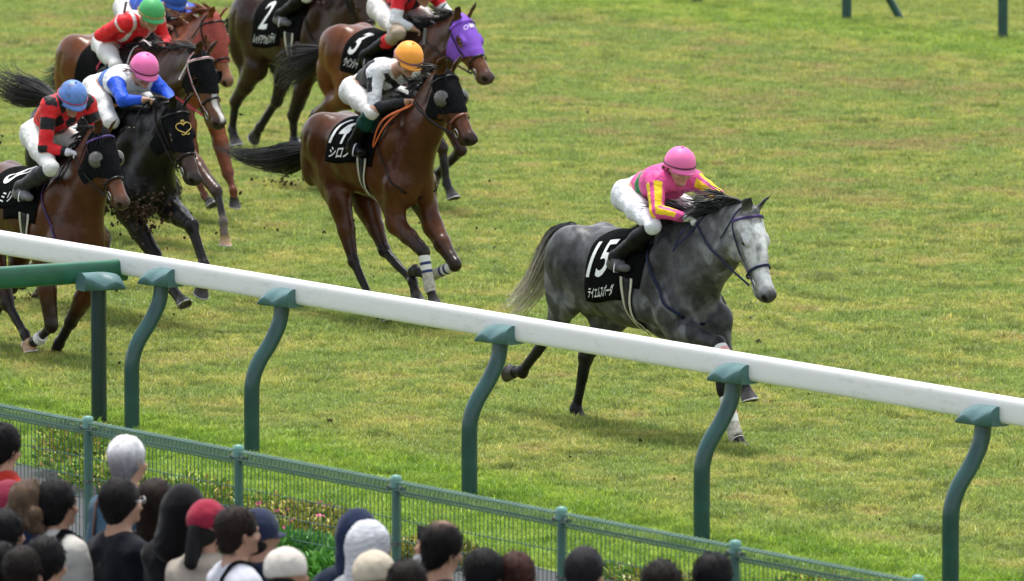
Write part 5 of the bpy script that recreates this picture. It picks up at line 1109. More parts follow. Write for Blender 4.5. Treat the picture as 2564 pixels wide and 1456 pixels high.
# ------------------------------------------------------------------ jockeys and their silks
def base(V, c): return np.tile(np.array(c, float), (len(V), 1))
def tcoord(V, X): d = V - X['hip']; return (d @ X['ax']) / X['L'], d @ X['lat'], d @ X['nrm']
def armh(V, bi, X):
    h = np.full(len(V), -1.0); a = np.zeros(len(V)); F = X['F'].p
    for i in np.unique(bi):
        q = F[i]
        if q.tag[:3] != 'arm': continue
        m = bi == i; h[m] = q.h(V[m]) + (1 if q.tag[-1] == '2' else 0)
        d = unit(q.b - q.a); u1 = unit(np.cross(d, A(0, 0, 1))); u2 = np.cross(u1, d); r = V[m] - q.a; a[m] = np.arctan2(r @ u2, r @ u1)
    return h, a
def silks_pink(V, bi, X):
    C = base(V, (.72, .085, .30)); t, y, n = tcoord(V, X); h, a = armh(V, bi, X); tor = h < 0
    C[tor & (np.abs(t - .56 - .05 * np.sin(y * 6)) < .068)] = (.015, .16, .055); C[tor & (np.abs(np.abs(t - .56 - .05 * np.sin(y * 6)) - .076) < .008)] = (.55, .25, .2)
    C[(h >= 0.1) & (h < 1.78) & ((np.abs(a - .25) < .48) | (np.abs(a - 1.75) < .48))] = (.84, .58, .02); return C
def silks_bw(V, bi, X):
    C = base(V, (.62, .63, .66)); t, y, n = tcoord(V, X); h, a = armh(V, bi, X); tor = h < 0; k = (.014, .014, .018)
    C[tor & (t < .80 + .10 * np.sign(np.sin(y * 34)) * np.abs(np.sin(y * 34)))] = k; C[tor & (n < -.03) & (t > .4) & (np.sin(y * 30 + t * 22) > .2)] = k
    C[(h >= 0) & (h < .62) & (a > .4 + .5 * np.sin(h * 14)) & (a < 2.9)] = (.74, .75, .78); C[(h > .18) & (h < .60) & (a < 1.3)] = k; C[h > 1.06] = k; return C
def silks_diamond(V, bi, X):
    C = base(V, (.66, .022, .028)); t, y, n = tcoord(V, X); h, a = armh(V, bi, X); tor = h < 0; k = (.016, .014, .016)
    g = np.abs(((t * X['L'] / .085) % 2) - 1) + np.abs(((y / .062 + .5) % 2) - 1) < .95; C[tor & g] = k
    C[(h > .30) & (h < .58)] = k; C[(h > .95) & (h < 1.20)] = k; C[h > 1.85] = k; return C
def silks_blue(V, bi, X):
    C = base(V, (.66, .68, .72)); t, y, n = tcoord(V, X); h, a = armh(V, bi, X); C[(h < 0) & (np.abs(t - .46) < .13)] = (.035, .12, .42); C[(h >= .02)] = (.018, .085, .60); return C
def silks_red(V, bi, X):
    C = base(V, (.68, .022, .030)); t, y, n = tcoord(V, X); h, a = armh(V, bi, X); tor = h < 0; w = (.66, .60, .62)
    C[tor & (np.abs(np.abs(y) - .115) < .018) & (t > .55)] = w; C[tor & (np.abs(y) < .05) & (t > .80) & (n > 0)] = w; C[tor & (np.abs(t - .34 - .05 * np.sign(np.sin(y * 30))) < .04) & (n < .05)] = w; C[(h >= 0) & (h < .12)] = w; return C
def silks_blue2(V, bi, X):
    C = base(V, (.02, .075, .46)); t, y, n = tcoord(V, X); h, a = armh(V, bi, X); C[(h < 0) & (np.sin(y * 45) > .55)] = (.6, .62, .7); C[(h > .3) & (h < .8) & (np.sin(a * 3 + h * 9) > .65)] = (.6, .62, .7); return C
def silks_stripe(V, bi, X):
    C = base(V, (.68, .022, .035)); t, y, n = tcoord(V, X); h, a = armh(V, bi, X); C[(h < 0) & (np.sin(y * 42 + .5) > .15)] = (.018, .012, .016); C[h > .62] = (.74, .75, .78); return C
def silks_grey(V, bi, X): return base(V, (.30, .05, .06))
R_ = {}
R_['grey'] = rider('grey', H['grey'], 'jockey in pink and yellow silks with a pink helmet riding the grey horse', (.80, .165, .40), silks_pink, dict(clean=True, breeches=(.66, .66, .70), gloves=(.70, .72, .70), hair=.10, yaw=-.10, pitch=.30, shoe=(.10, .10, .11), band=(.06, .008, .03), rein='navy_web', boot=(.008, .008, .009), skin=(.50, .29, .21)))
R_['h14'] = rider('h14', H['h14'], 'jockey in black and white silks with an orange helmet', (.92, .36, .055), silks_bw, dict(clean=True, yaw=-.05, pitch=.55, sock=(.008, .045, .035), boot=(.004, .004, .005), rein2='orange_rein', rein_w=.020, loop=(A(-.16, -.17, -.20), A(-.33, -.20, -.42), A(-.20, -.19, -.18)), band=(.16, .06, .12), whip=(1, A(.02, .10, 1), .62, 'black whip with a grey flap held upright beside the orange helmet')))
R_['h8'] = rider('h8', H['h8'], 'jockey in red silks with black diamonds and a mud spattered blue helmet', (.10, .22, .58), silks_diamond, dict(dirty=True, yaw=-.15, pitch=.55, gloves=(.66, .64, .70), band=(.35, .04, .10), shoe=(.16, .16, .17), boot=(.03, .03, .032)))
R_['black'] = rider('black', H['black'], 'jockey in white and royal blue silks with a pink helmet, left of the pack', (.80, .165, .40), silks_blue, dict(yaw=-.10, pitch=.50, hair=.13, band=(.05, .01, .03)))
R_['rw'] = rider('rw', H['rw'], 'jockey in red silks with a green helmet holding out a whip', (.07, .36, .12), silks_red, dict(yaw=-.15, pitch=.45, gloves=(.16, .16, .17), band=(.42, .20, .06), rein='crimson', whip=(-1, A(.35, -.12, .50), .55, 'black riding whip in the gloved hand of the green helmeted jockey')))
R_['red'] = rider('red', H['red'], 'jockey in blue and white silks with a blue helmet, cut by the top edge', (.03, .10, .42), silks_blue2, dict(yaw=-.1, pitch=.5, band=(.03, .05, .2)))
R_['h2'] = rider('h2', H['h2'], 'jockey of horse 2, only the white breeches and grey boot in the picture', (.04, .04, .05), silks_grey, dict(yaw=0, pitch=.4, shoe=(.12, .12, .13), gaiter_=1))
R_['h3'] = rider('h3', H['h3'], 'jockey in red and black stripes with white sleeves riding horse 3', (.70, .03, .03), silks_stripe, dict(yaw=-.1, pitch=.45, gaiter=True, breeches=(.62, .60, .58), whip=(-1, A(.35, .05, .28), .50, 'black whip crossing the mane of the purple hooded horse')))

# ------------------------------------------------------------------ ground beside the fence, planting, flying turf
s = Soup(); nx = 240; xe = np.linspace(-30, 40, nx); V = [(x, -1.95 + .10 * math.sin(x * 1.7) + .05 * math.sin(x * 5.3), .006) for x in xe] + [(x, -30.0, .006) for x in xe]
s.add(V, [(i, i + nx, i + nx + 1, i + 1) for i in range(nx - 1)])
asph, nt_, bs_ = new_mat('asphalt'); f_ = noise(nt_, 60, 6, .7); nt_.links.new(ramp(nt_, f_, [(.3, (.030, .031, .034)), (.7, (.062, .063, .068))]), bs_.inputs['Base Color']); bs_.inputs['Roughness'].default_value = .85; bump(nt_, bs_, f_, .5, .01)
s.build('pavement', asph, None, False, kind='structure')
def leaf_mat(name, cols, tr_=0.0):
    m, t, bs = new_mat(name); at = t.nodes.new('ShaderNodeAttribute'); at.attribute_name = 'tone'
    t.links.new(ramp(t, at.outputs['Fac'], [(i / (len(cols) - 1), c) for i, c in enumerate(cols)]), bs.inputs['Base Color']); bs.inputs['Roughness'].default_value = .45; return m
def foliage(n, rad, hgt, ll, lw, rngs):
    V = []; F = []; T = []
    for i in range(n):
        a = rngs.random() * 6.283; r = math.sqrt(rngs.random()); z = hgt * rngs.random() ** .6 * (1 - .35 * r * r) + .01; b = A(math.cos(a) * r * rad[0], math.sin(a) * r * rad[1], z)
        d = unit(A(math.cos(a) * .5 + rngs.normal() * .6, math.sin(a) * .5 + rngs.normal() * .6, .5 + rngs.random())); w = unit(np.cross(d, rngs.normal(size=3))); l = ll * (.6 + .8 * rngs.random()); q = len(V)
        up = np.cross(d, w) * lw * .3
        V += [b, b + d * l * .5 + w * lw / 2 + up, b + d * l, b + d * l * .5 - w * lw / 2 + up]; F += [(q, q + 1, q + 2), (q, q + 2, q + 3)]; t = rngs.random(); T += [t * .8, t, t, t]
    return V, F, T
rg = np.random.default_rng(21)
lm1 = leaf_mat('young_shrub_leaves', [(.08, .16, .018), (.17, .32, .03), (.28, .44, .04), (.46, .50, .07), (.62, .34, .12)])
lm2 = leaf_mat('bedding_leaves', [(.04, .15, .02), (.10, .30, .035), (.18, .42, .06)])
lm3 = leaf_mat('azalea_leaves', [(.08, .10, .014), (.22, .25, .025), (.40, .40, .05), (.44, .32, .06)])
pet = simple('pink_petals', (.75, .13, .26), .6, .3, .2, 30)
def shrub(x, y, rad, h, mat, n, label, ll=.045, lw=.026, flowers=0, group='low shrubs planted behind the mesh fence', cat='shrub'):
    r_ = thing('shrub', label, cat, (x, y, 0), group); V, F, T = foliage(int(n * 1.7), rad, h, ll * 1.15, lw * 1.2, rg)
    me = mesh_from('foliage', V, F, False, None, [mat]); at = me.attributes.new('tone', 'FLOAT', 'POINT'); at.data.foreach_set('value', np.array(T, np.float32)); link('foliage', me, r_)
    st = Soup()
    for i in range(7): a = rg.random() * 6.28; st.tube([A(0, 0, 0) + A(math.cos(a) * rad[0], math.sin(a) * rad[1], 0) * .3, A(math.cos(a) * rad[0] * .7, math.sin(a) * rad[1] * .7, h * .7)], [.008, .003], 4)
    st.build('stem', M['brown_hair'], r_)
    for i in range(flowers):
        a = rg.random() * 6.28; q = A(math.cos(a) * rad[0] * rg.random(), math.sin(a) * rad[1] * .8 * rg.random(), h * (.85 + .25 * rg.random())); fl = Soup(); nrm = unit(A(.5 + rg.normal() * .4, -.6 + rg.normal() * .4, .6)); fr = frame(nrm, A(0, 0, 1))
        for p in range(5):
            t = 2 * math.pi * p / 5; d = fr[:, 1] * math.cos(t) + fr[:, 2] * math.sin(t); e = np.cross(nrm, d); fl.add([q, q + d * .022 + e * .012 + nrm * .006, q + d * .038 + nrm * .003, q + d * .022 - e * .012 + nrm * .006], [(0, 1, 2, 3)])
        fl.build('flower', pet, r_, False)
for i, (x, y, rx_, ry_, h, mt, n, lab, fl) in enumerate([
    (.35, -2.05, .50, .30, .42, lm1, 900, 'orange tipped young shrub behind the first post of the mesh fence', 0), (1.25, -2.45, .45, .26, .24, lm1, 520, 'yellow green shrub low behind the white haired man', 0),
    (-.6, -3.0, .4, .2, .18, lm1, 400, 'small shrub at the asphalt edge left of the first fence post', 0),
    (2.1, -2.15, .42, .24, .18, lm1, 420, 'orange tinged shrub behind the second fence post', 0), (2.8, -2.0, .28, .18, .10, lm1, 220, 'little orange tipped shrub just right of the second fence post', 0),
    (4.05, -2.45, .62, .34, .20, lm3, 1100, 'olive azalea with pink flowers beside the asphalt gap', 5), (4.75, -2.9, .45, .35, .20, lm3, 800, 'azalea with pink flowers nearer the navy hooded person', 4),
    (5.9, -2.55, .4, .25, .16, lm3, 520, 'yellow green azalea behind the third fence post', 0), (8.4, -2.2, .55, .3, .16, lm3, 700, 'olive shrub behind the fourth fence post', 0),
    (7.3, -1.9, .45, .2, .08, lm1, 260, 'sparse shrub low behind the dark haired heads', 0), (10.6, -1.7, .9, .35, .30, lm1, 1200, 'rust and green shrub behind the last fence post', 0), (9.6, -1.75, .6, .3, .26, lm1, 800, 'rust tinged shrub left of the last fence post', 0),
    (12.6, -1.8, .9, .4, .25, lm1, 900, 'rust coloured shrub at the lower right corner', 0)]):
    shrub(x, y, (rx_, ry_), h, mt, n, lab, flowers=fl)
shrub(6.2, -4.0, (.75, .40), .34, lm2, 1500, 'bright green broad leaved plants in front of the azaleas', .07, .04, 1, cat='plant')
shrub(7.35, -4.35, (.5, .30), .34, lm2, 900, 'bright green leafy plants beside the navy hooded person', .07, .04, 0, cat='plant')

soil = simple('flung_soil', (.035, .022, .014), .9, .1, .4, 20, .3)
def flying(c, n, sp, label, seed, size=(.006, .032), arc=0.3):
    r = np.random.default_rng(seed); s = Soup()
    for i in range(n):
        t = r.random(); p = A(r.normal() * sp[0], r.normal() * sp[1], r.normal() * sp[2]) * (.35 + 1.0 * t) + A(arc * (t - .5), 0, .0); sz = size[0] + (size[1] - size[0]) * r.random() ** 3.2
        q, _ = np.linalg.qr(r.normal(size=(3, 3))); s.box(p, A(1, .7 + .5 * r.random(), .5 + .4 * r.random()) * sz, 0, q)
    s.build('flying_turf', soil, None, False, loc=tuple(c), label=label, cat='dirt', kind='stuff')
def atpx(x, y, t):
    v = A((x - 1282) / 25000, 1, -(y - 728) / 25000); d = cu * v[0] + cf * v[1] + cup * v[2]; k = (t - CAM[1]) / d[1]; return CAM + d * k

CROWD = [
    (9.635, -8.421, 1.66, 'black', 'red', 'tall', 'spectator with short black hair in a red jacket at the left edge', 62),
    (10.943, -8.286, 1.7, 'silver', 'denim', 'strap', 'silver haired man in a blue denim shirt with a shoulder strap', 60),
    (11.889, -9.602, 1.62, 'brownwave', 'navy', '', 'woman with wavy brown hair and navy top, behind the tied black hair', 75),
    (11.138, -9.298, 1.5, 'maroonhood', 'maroon', '', 'person in a maroon hooded top left of the wavy brown hair', 80),
    (11.988, -9.457, 1.62, 'blacktied', 'cream', 'backpack', 'person with tied black hair in a cream hooded jacket and black backpack straps', 55),
    (12.274, -9.171, 1.64, 'blackcrop', 'darknavy', 'glasses', 'man with cropped black hair, glasses and dark navy jacket', 50),
    (11.884, -8.670, 1.56, 'darkbrown', 'black', '', 'person with long dark brown hair and black top beside the black hood', 80),
    (12.937, -9.132, 1.66, 'blackhat', 'black', '', 'person in a big black hood over a cap and black jacket', 70),
    (13.265, -9.167, 1.6, 'marooncap', 'beige', 'ponytail', 'person in a maroon cap with a white front and a black ponytail, beige coat', 70),
    (13.709, -9.231, 1.62, 'brownshort', 'white', 'strapb', 'man with short dark brown hair in profile, white shirt with a black strap', 35),
    (13.378, -8.862, 1.54, 'navycap', 'navy', '', 'person in a navy cap half hidden behind the short dark brown hair', 60),
    (12.593, -10.210, 1.56, 'black', 'darknavy', '', 'person with short black hair at the left edge below the red jacket', 70),
    (13.952, -10.750, 1.58, 'black', 'black', '', 'person with straight black hair in front of the cream jacket', 60),
    (13.986, -10.927, 1.54, 'blackbrown', 'black', '', 'person with brownish black hair at the lower left corner', 70),
    (13.482, -10.787, 1.5, 'black', 'black', '', 'black haired person cut by the lower left corner', 70),
    (15.199, -9.841, 1.58, 'buckethat', 'beige', '', 'person in a cream cloth hat at the bottom edge', 60),
    (14.516, -8.891, 1.66, 'navyhood', 'navy', '', 'person in a navy hood behind the grey knit hat', 80),
    (14.820, -9.006, 1.64, 'knit', 'grey', 'phone', 'person in a pale grey striped knit hat holding up a phone', 60),
    (15.489, -9.404, 1.56, 'beigecap', 'beige', '', 'person in a beige cap at the bottom edge', 65),
    (15.246, -8.767, 1.66, 'balding', 'charcoal', '', 'man with black hair thinning on the crown in a charcoal jacket', 50),
    (15.973, -8.960, 1.6, 'black', 'black', '', 'person with straight black hair beside the reddish brown hair', 75),
    (15.959, -8.716, 1.56, 'redbrown', 'black', '', 'person with reddish brown hair at the bottom edge', 75),
    (16.252, -8.430, 1.6, 'darkgrey', 'black', '', 'person with dark greying short hair in front of the fourth fence post', 75),
    (16.981, -8.383, 1.6, 'blackbrown', 'black', '', 'dark brown head barely above the bottom edge, left of the last head', 75),
    (16.903, -7.959, 1.6, 'black', 'black', '', 'rightmost spectator, short black hair in front of the last fence post', 75),
    (15.997, -9.515, 1.58, 'blackbrown', 'charcoal', '', 'low dark head beside the beige cap', 70),
]
clodA = (-7.884, 3.600, 0.985)
clodB = (-17.157, 11.200, -0.009)
clodC = (-10.083, 3.900, -0.049)

flying(clodA, 340, (.17, .10, .09), 'dark soil kicked up below the muzzle of horse number 8', 5, (.002, .019), .62)
flying(A(*clodA) + A(.18, 0, .03), 150, (.09, .08, .13), 'loose crumbs of turf falling beside the raised black foreleg', 8, (.002, .014), .1)
flying(clodB, 420, (.26, .15, .14), 'soil thrown up behind the purple hooded horse', 6, (.002, .015), .3)
flying(A(*clodC) + A(0, 0, .02), 300, (.12, .10, .05), 'clod of soil under the hind hoof of the black horse', 7, (.004, .028), .1)
r_ = np.random.default_rng(4); s = Soup()
for i in range(220):
    h = r_.integers(0, 4); c = [(-8, 3.5), (-14, 8), (-17, 11), (-12, 5)][h]; p = A(c[0] + r_.normal() * 1.6, c[1] + r_.normal() * 1.2, abs(r_.normal()) * .55); sz = .004 + .012 * r_.random() ** 4; q, _ = np.linalg.qr(r_.normal(size=(3, 3))); s.box(p, A(1, .8, .6) * sz, 0, q)
s.build('flying_turf', soil, None, False, label='scattered crumbs of soil in the air round the pack', cat='dirt', kind='stuff')
s = Soup()
for i in range(140):
    x = r_.uniform(-34, 16); y = r_.uniform(1.2, 24); sz = .008 + .016 * r_.random() ** 3; q, _ = np.linalg.qr(r_.normal(size=(3, 3))); s.box(A(x, y, .03), A(1, .8, .6) * sz, 0, q)
s.build('divots', soil, None, False, label='dark divots lying on the worn turf', cat='dirt', kind='stuff')

# ------------------------------------------------------------------ the crowd
M['cloth'] = attr_mat('jacket_cloth', .85, .10, 6, .10, 18, .5, .02, sheen=.1)
M['headhair'] = attr_mat('head_hair', .6, .12, 25, .35, 70, .6, .01, stretch=(1, 1, .3))
CLOTH = dict(red=(.50, .035, .02), denim=(.055, .125, .185), navy=(.010, .018, .045), maroon=(.20, .02, .04), cream=(.60, .58, .53), darknavy=(.006, .007, .013), black=(.005, .005, .006), beige=(.50, .43, .36), white=(.66, .67, .74), grey=(.35, .36, .38), charcoal=(.05, .055, .06))
HAIR = dict(black=(.006, .0055, .006), silver=(.50, .49, .50), brownwave=(.085, .055, .035), maroonhood=(.20, .02, .045), blacktied=(.006, .0055, .006), blackcrop=(.008, .0065, .006), darkbrown=(.016, .010, .007), blackhat=(.005, .005, .006), marooncap=(.28, .02, .045), brownshort=(.015, .010, .008), navycap=(.020, .028, .060), blackbrown=(.010, .007, .006), buckethat=(.56, .52, .47), navyhood=(.010, .018, .048), knit=(.55, .56, .60), beigecap=(.50, .44, .34), balding=(.006, .005, .005), redbrown=(.035, .012, .009), darkgrey=(.016, .015, .017))
HATS = ('blackhat', 'marooncap', 'navycap', 'buckethat', 'navyhood', 'knit', 'beigecap', 'maroonhood')
def spectator(x, y, z, hk, ck, ex, label, fdeg, i):
    root = thing('person', label, 'spectator', (x, y, 0), 'spectators watching from behind the mesh fence'); S = 1.16
    wa_ = math.radians(fdeg - 14) ; cr, fr0 = cu, cf0; f = cr * math.cos(wa_) + fr0 * math.sin(wa_); f = unit(f + A(0, 0, -.04 + random.uniform(-.16, .10))); R = frame(f, A(random.uniform(-.12, .12), random.uniform(-.12, .12), 1)); lat = R[:, 1]; up = A(0, 0, 1); ff = unit(f * A(1, 1, 0))
    F = Field(); hc = A(0, 0, z); skin = (.40, .225, .15); face(F, hc, R, S, skin); F.ell(hc + R @ A(-.025, 0, .01) * S, A(.095, .080, .098) * S, R, .02, skin, 'head')
    nb = hc - up * .200 * S - ff * .030; F.cone(hc - up * .08 * S - ff * .02, nb, .062 * S, .072 * S, None, .03, skin, 'neck')
    sh = nb - up * .035; ch = sh - up * .20; wst = sh - up * .44; hp = sh - up * .60
    for g in (-1, 1):
        F.cone(sh + lat * g * .05 + up * .0, sh + lat * g * .175 - up * .045, .080, .075, None, .05, skin, 'torso'); F.cone(ch + lat * g * .08, sh + lat * g * .10 - up * .06, .135, .11, None, .06, skin, 'torso')
        s0 = sh + lat * g * .20 - up * .05
        if ex == 'phone' and g < 0: e = s0 + ff * .12 - up * .04 - lat * .12; w = e + ff * .06 + up * .30 + lat * .04
        elif hk in ('blacktied', 'marooncap', 'navyhood', 'blackhat', 'balding'): e = s0 - up * .27 + ff * .05 + lat * g * .04; w = e + ff * .22 + up * .10 - lat * g * .12
        else: e = s0 - up * .29 - ff * .02 + lat * g * .05; w = e - up * .20 + ff * .12
        F.cone(s0, e, .068, .052, None, .04, skin, 'arm1'); d = unit(w - e); F.cone(e, w, .052, .038, None, .03, skin, 'arm2'); hand(F, w + d * .01, d, unit(A(0, 0, 1) + ff * .2), g, 1.0, skin, .008, .7)
        if ex == 'phone' and g < 0: ph = w + d * .12
        k_ = hp + lat * g * .11 - up * .42 + ff * .01; a_ = k_ - up * (k_[2] - .09); F.cone(hp + lat * g * .09, k_, .105, .070, None, .05, skin, 'leg'); F.cone(k_, a_, .065, .045, None, .03, skin, 'leg'); F.cone(a_ - up * .03, a_ - up * .045 + ff * .17, .042, .035, None, .02, skin, 'foot')
    F.cone(ch, wst, .15, .135, (ff, .8), .05, skin, 'torso'); F.cone(wst, hp, .135, .145, (ff, .85), .05, skin, 'torso')
    V, Fc = F.mesh(.021); V = relax(V, Fc, 1, .3); C, _ = F.colors(V, .01); link('body', mesh_from('spectator_body', V, Fc, True, C, [M['skin']]), root)
    cc = CLOTH[ck]
    def jc(V, bi, C): return base(V, tuple(v * .8 for v in cc))
    hood = ck in ('cream', 'maroon', 'navy', 'beige') and hk not in ('buckethat', 'beigecap')
    if hood or ck == 'red':
        for t in np.linspace(0, 2 * math.pi, 9)[:-1]: F.ell(nb + up * .015 + ff * .055 * math.cos(t) + lat * .075 * math.sin(t) - ff * (.03 if hood else 0), A(.045, .045, .038 if hood else .05), None, .03, skin, 'collar')
    silk_part('jacket', F, lambda q: q.tag in ('torso', 'arm1', 'arm2', 'collar'), .018, .020, .007, 'cloth', jc, root, i * 1.3)
    silk_part('trousers', F, lambda q: q.tag == 'leg', .024, .014, .004, 'cloth', lambda V, bi, C: base(V, (.03, .032, .045)), root, i)
    [silk_part('shoe', F, lambda q, g=g: q.tag == 'foot' and (((q.a + q.b) / 2) @ lat) * g > 0, .018, .010, 0, 'cloth', lambda V, bi, C: base(V, (.02, .02, .02)), root, i) for g in (-1, 1)]
    # hair or hat: a cap of its own thickness over the skull
    G = Field(); hcol = HAIR[hk]; q = lambda p: hc + R @ (A(*p) * S)
    inner = (.012, .011, .012)
    hat = hk in HATS; th = .012 if not hat else .018
    G.ell(q((-.020, 0, .028)), (A(.104, .086, .098) + th) * S, R, .02, hcol, 'cap'); 
    if not hat:
        G.ell(q((-.042, 0, -.040)), A(.074, .074, .092) * S, R, .03, hcol, 'cap')
        if hk == 'brownwave':
            for t in range(10): G.ell(q((-.055 + .03 * math.sin(t * 2.1), .075 * math.cos(t * 1.7), -.02 - .013 * t)), A(.055, .045, .04) * S, R, .02, hcol, 'cap')
        if hk in ('darkbrown', 'redbrown'):
            G.cone(q((-.05, 0, .0)), q((-.06, 0, -.22)), .105 * S, .085 * S, (R[:, 0], .7), .04, hcol, 'cap')
        if hk == 'blacktied': G.ell(q((-.125, .0, -.045)), A(.035, .035, .035) * S, R, .012, hcol, 'cap'); G.cone(q((-.13, 0, -.06)), q((-.12, 0, -.15)), .022 * S, .010 * S, None, .01, hcol, 'cap')
        G.ell(q((.135, 0, -.055)), A(.085, .075, .085) * S, R, .015, hcol, 'f', True)      # leaves the face free
        for g in (-1, 1): G.ell(q((.02, g * .100, -.050)), A(.032, .022, .055) * S, R, .012, hcol, 'f', True)
    else:
        if hk in ('navyhood', 'maroonhood', 'knit', 'blackhat'):
            G.cone(q((-.035, 0, -.03)), q((-.055, 0, -.20)), .105 * S, .095 * S, None, .05, hcol, 'cap'); G.ell(q((.135, 0, -.05)), A(.085, .07, .095) * S, R, .02, hcol, 'f', True)
        else:
            G.ell(q((-.02, 0, -.12)), A(.22, .20, .12) * S, R, .01, hcol, 'f', True)
    V, Fc = G.mesh(.014, 0, None, lambda P: .0035 * wob(P, 60, i) + .003 * wob(P, 24, i + 2) + (.005 * np.sin(P[..., 2] * 210 + P[..., 0] * 30) * 0.5 if hk == 'knit' else 0)); V = relax(V, Fc, 1, .3); C = base(V, hcol); hl = (V - hc) @ R / S
    if hk == 'silver': m = sstep(hl[:, 2], -.06, .10)[:, None]; C = A(.16, .155, .17) * (1 - m) + A(.72, .71, .72) * m; m = sstep(hl[:, 0], .02, .08)[:, None]; C = C * (1 - m) + A(.60, .58, .58) * m
    if hk == 'balding': m = np.exp(-((hl[:, 0] + .03) / .045) ** 2 - (hl[:, 1] / .035) ** 2)[:, None] * (hl[:, 2] > .08)[:, None]; C = C * (1 - .8 * m) + A(.40, .24, .18) * m * .8
    if hk == 'marooncap': m = (hl[:, 0] > .03 - .35 * (hl[:, 2] - .12)) & (hl[:, 2] > .04); C[m] = (.74, .74, .80)
    if hk == 'knit': m = (.5 + .5 * np.sin(hl[:, 2] * 330 + hl[:, 0] * 90))[:, None]; C = C * (.70 + .45 * m)
    if hk == 'redbrown' or hk == 'brownwave': C = C * (1 + .4 * wob(V, 40, 1)[:, None])
    link('hair' if not hat else {'navyhood': 'hood', 'maroonhood': 'hood', 'blackhat': 'hood', 'knit': 'knit_hat'}.get(hk, 'hat'), mesh_from('headwear', V, Fc, True, C, [M['headhair'] if not hat else M['cloth']]), root)
    if not hat:
        Vn = np.zeros_like(V); a_ = V[Fc[:, 1]] - V[Fc[:, 0]]; b_ = V[Fc[:, 3]] - V[Fc[:, 0]]; fn = np.cross(a_, b_); fn /= np.linalg.norm(fn, axis=1)[:, None] + 1e-9
        fc_ = V[Fc].mean(1); hl2 = (fc_ - hc) @ R / S; cand = np.where(hl2[:, 0] < .075)[0]; ps = []; hc_ = []
        dirn = R @ A(-.35, .1, -1)
        for j in np.random.choice(cand, min(420, len(cand))):
            nrm_ = fn[j]; p = [fc_[j] - nrm_ * .004]; v = unit(dirn - nrm_ * (dirn @ nrm_) + nrm_ * .42 + np.random.randn(3) * .42)
            ln_ = .014 if hk == 'silver' else .024 if hk in ('silver', 'darkgrey', 'blackcrop') else .045
            for _ in range(4): v = unit(v + A(0, 0, -.18) - nrm_ * .10); p.append(p[-1] + v * ln_ / 4)
            ps.append(p); hc_.append(C[Fc[j, 0]] * random.uniform(.6, 2.6))
        Vh, Fh, Ch = strands(ps, .0032, lambda t, k_: hc_[k_]); link('hair_strands', mesh_from('hair_strands', Vh, Fh, True, Ch, [M['headhair']]), root, kind='stuff')
    if hk in ('blackhat', 'beigecap', 'navycap', 'marooncap'):
        bs_ = Soup(); n = 26; V = []; full = False
        rings = ((.0, .018), (.035, .004), (.060, -.016)) if full else ((.0, .0), (.03, -.004), (.060, -.018))
        w_ = .085 if hk == 'blackhat' else .05
        for l in (0, 1):
            for r_k, (dr, dz) in enumerate(rings):
                for j in range(n):
                    b = 2 * math.pi * j / n; e_ = dr if full else dr * max(0, math.cos(b)) ** .7 * 1.2; V.append(q((-.02 + math.cos(b) * (.116 + e_ * (w_ / .05)), math.sin(b) * (.098 + e_ * (w_ / .05) * (1 if full else .3)), .005 + (dz if full else dz * max(0, math.cos(b))) - l * .006)))
        Fb = []
        for l in (0, 1):
            for r_k in (0, 1): Fb += [tuple((l * 3 * n + r_k * n + j, l * 3 * n + r_k * n + (j + 1) % n, l * 3 * n + (r_k + 1) * n + (j + 1) % n, l * 3 * n + (r_k + 1) * n + j)[::(1 if l == 0 else -1)]) for j in range(n)]
        Fb += [(2 * n + j, 2 * n + (j + 1) % n, 5 * n + (j + 1) % n, 5 * n + j) for j in range(n)]
        bs_.add(V, Fb); o_ = bs_.build('hat_brim', simple('brim_cloth', HAIR[hk], .8, .2, .1, 30), root)
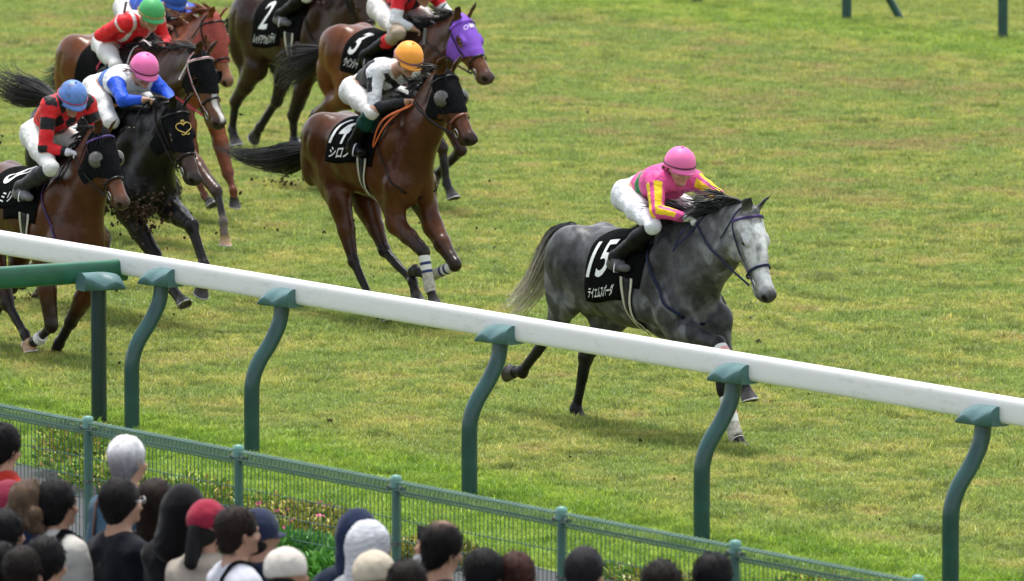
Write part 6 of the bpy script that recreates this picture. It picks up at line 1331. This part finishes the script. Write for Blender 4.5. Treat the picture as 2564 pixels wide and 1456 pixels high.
    if hat and hk not in ('navyhood', 'maroonhood', 'blackhat', 'knit') or ex == 'ponytail':
        G2 = Field(); G2.ell(q((-.045, 0, -.045)), A(.080, .078, .070) * S, R, .02, inner, 'c'); G2.ell(q((.12, 0, -.05)), A(.09, .08, .09) * S, R, .01, inner, 'c', True)
        if ex == 'ponytail': G2.cone(q((-.10, 0, -.03)), q((-.115, 0, -.20)), .050 * S, .042 * S, None, .02, inner, 'c')
        V, Fc = G2.mesh(.014); link('hair', mesh_from('under_hair', V, Fc, True, base(V, inner), [M['headhair']]), root)
    sel = lambda k: k.tag in ('torso', 'arm1', 'collar') and not k.neg
    if ex in ('strap', 'strapb', 'backpack'):
        for g in ((-1, 1) if ex == 'backpack' else (-1,) if ex == 'strapb' else (1,)):
            pts = [wst + lat * g * .13 - ff * .10, ch + lat * g * .13 - ff * .13, sh + lat * g * .12 - ff * .04 + up * .08, sh + lat * g * .12 + ff * .06, ch + lat * g * .12 + ff * .14, wst + lat * g * .12 + ff * .12]
            qq, nn = F.snap(spline(pts, 20), .026, sel); s = Soup(); s.ribbon(list(qq), .045 if ex == 'backpack' else .03, nn, 0, .008); s.build('strap', M['black_cloth'] if ex != 'strap' else simple('brown_strap', (.07, .03, .025), .6), root)
        if ex == 'backpack':
            B = Field(); B.ell(ch - ff * .22 - up * .06, A(.14, .09, .22), np.stack([lat, ff, up], 1), .02, BLK, 'b'); V, Fc = B.mesh(.02); bp = link('backpack', mesh_from('backpack', V, Fc, True, base(V, BLK), [M['cloth']]), None, (x, y, 0), 'black backpack on the back of the cream hooded jacket', 'backpack')
    if ex == 'glasses':
        s = Soup()
        for g in (-1, 1): s.tube([q((-.01, g * .084, .004)), q((.095, g * .078, .006))], .0035, 5); s.tube([q((.112 - .02 * (1 - math.cos(t)) * 0, g * .034 + .028 * math.cos(t), .002 + .018 * math.sin(t))) for t in np.linspace(0, 6.283, 15)], .003, 5, 0, False)
        s.build('glasses', M['steel'], root)
    if ex == 'phone':
        pr = thing('phone', 'black phone held up by the person in the grey knit hat', 'phone', (x + ph[0], y + ph[1], ph[2])); s = Soup(); s.box(A(0, 0, .02), A(.039, .004, .076), 0, np.stack([lat, ff, up], 1)); s.build('case', M['black_leather'], pr)
for i, c in enumerate(CROWD): spectator(*c, i)
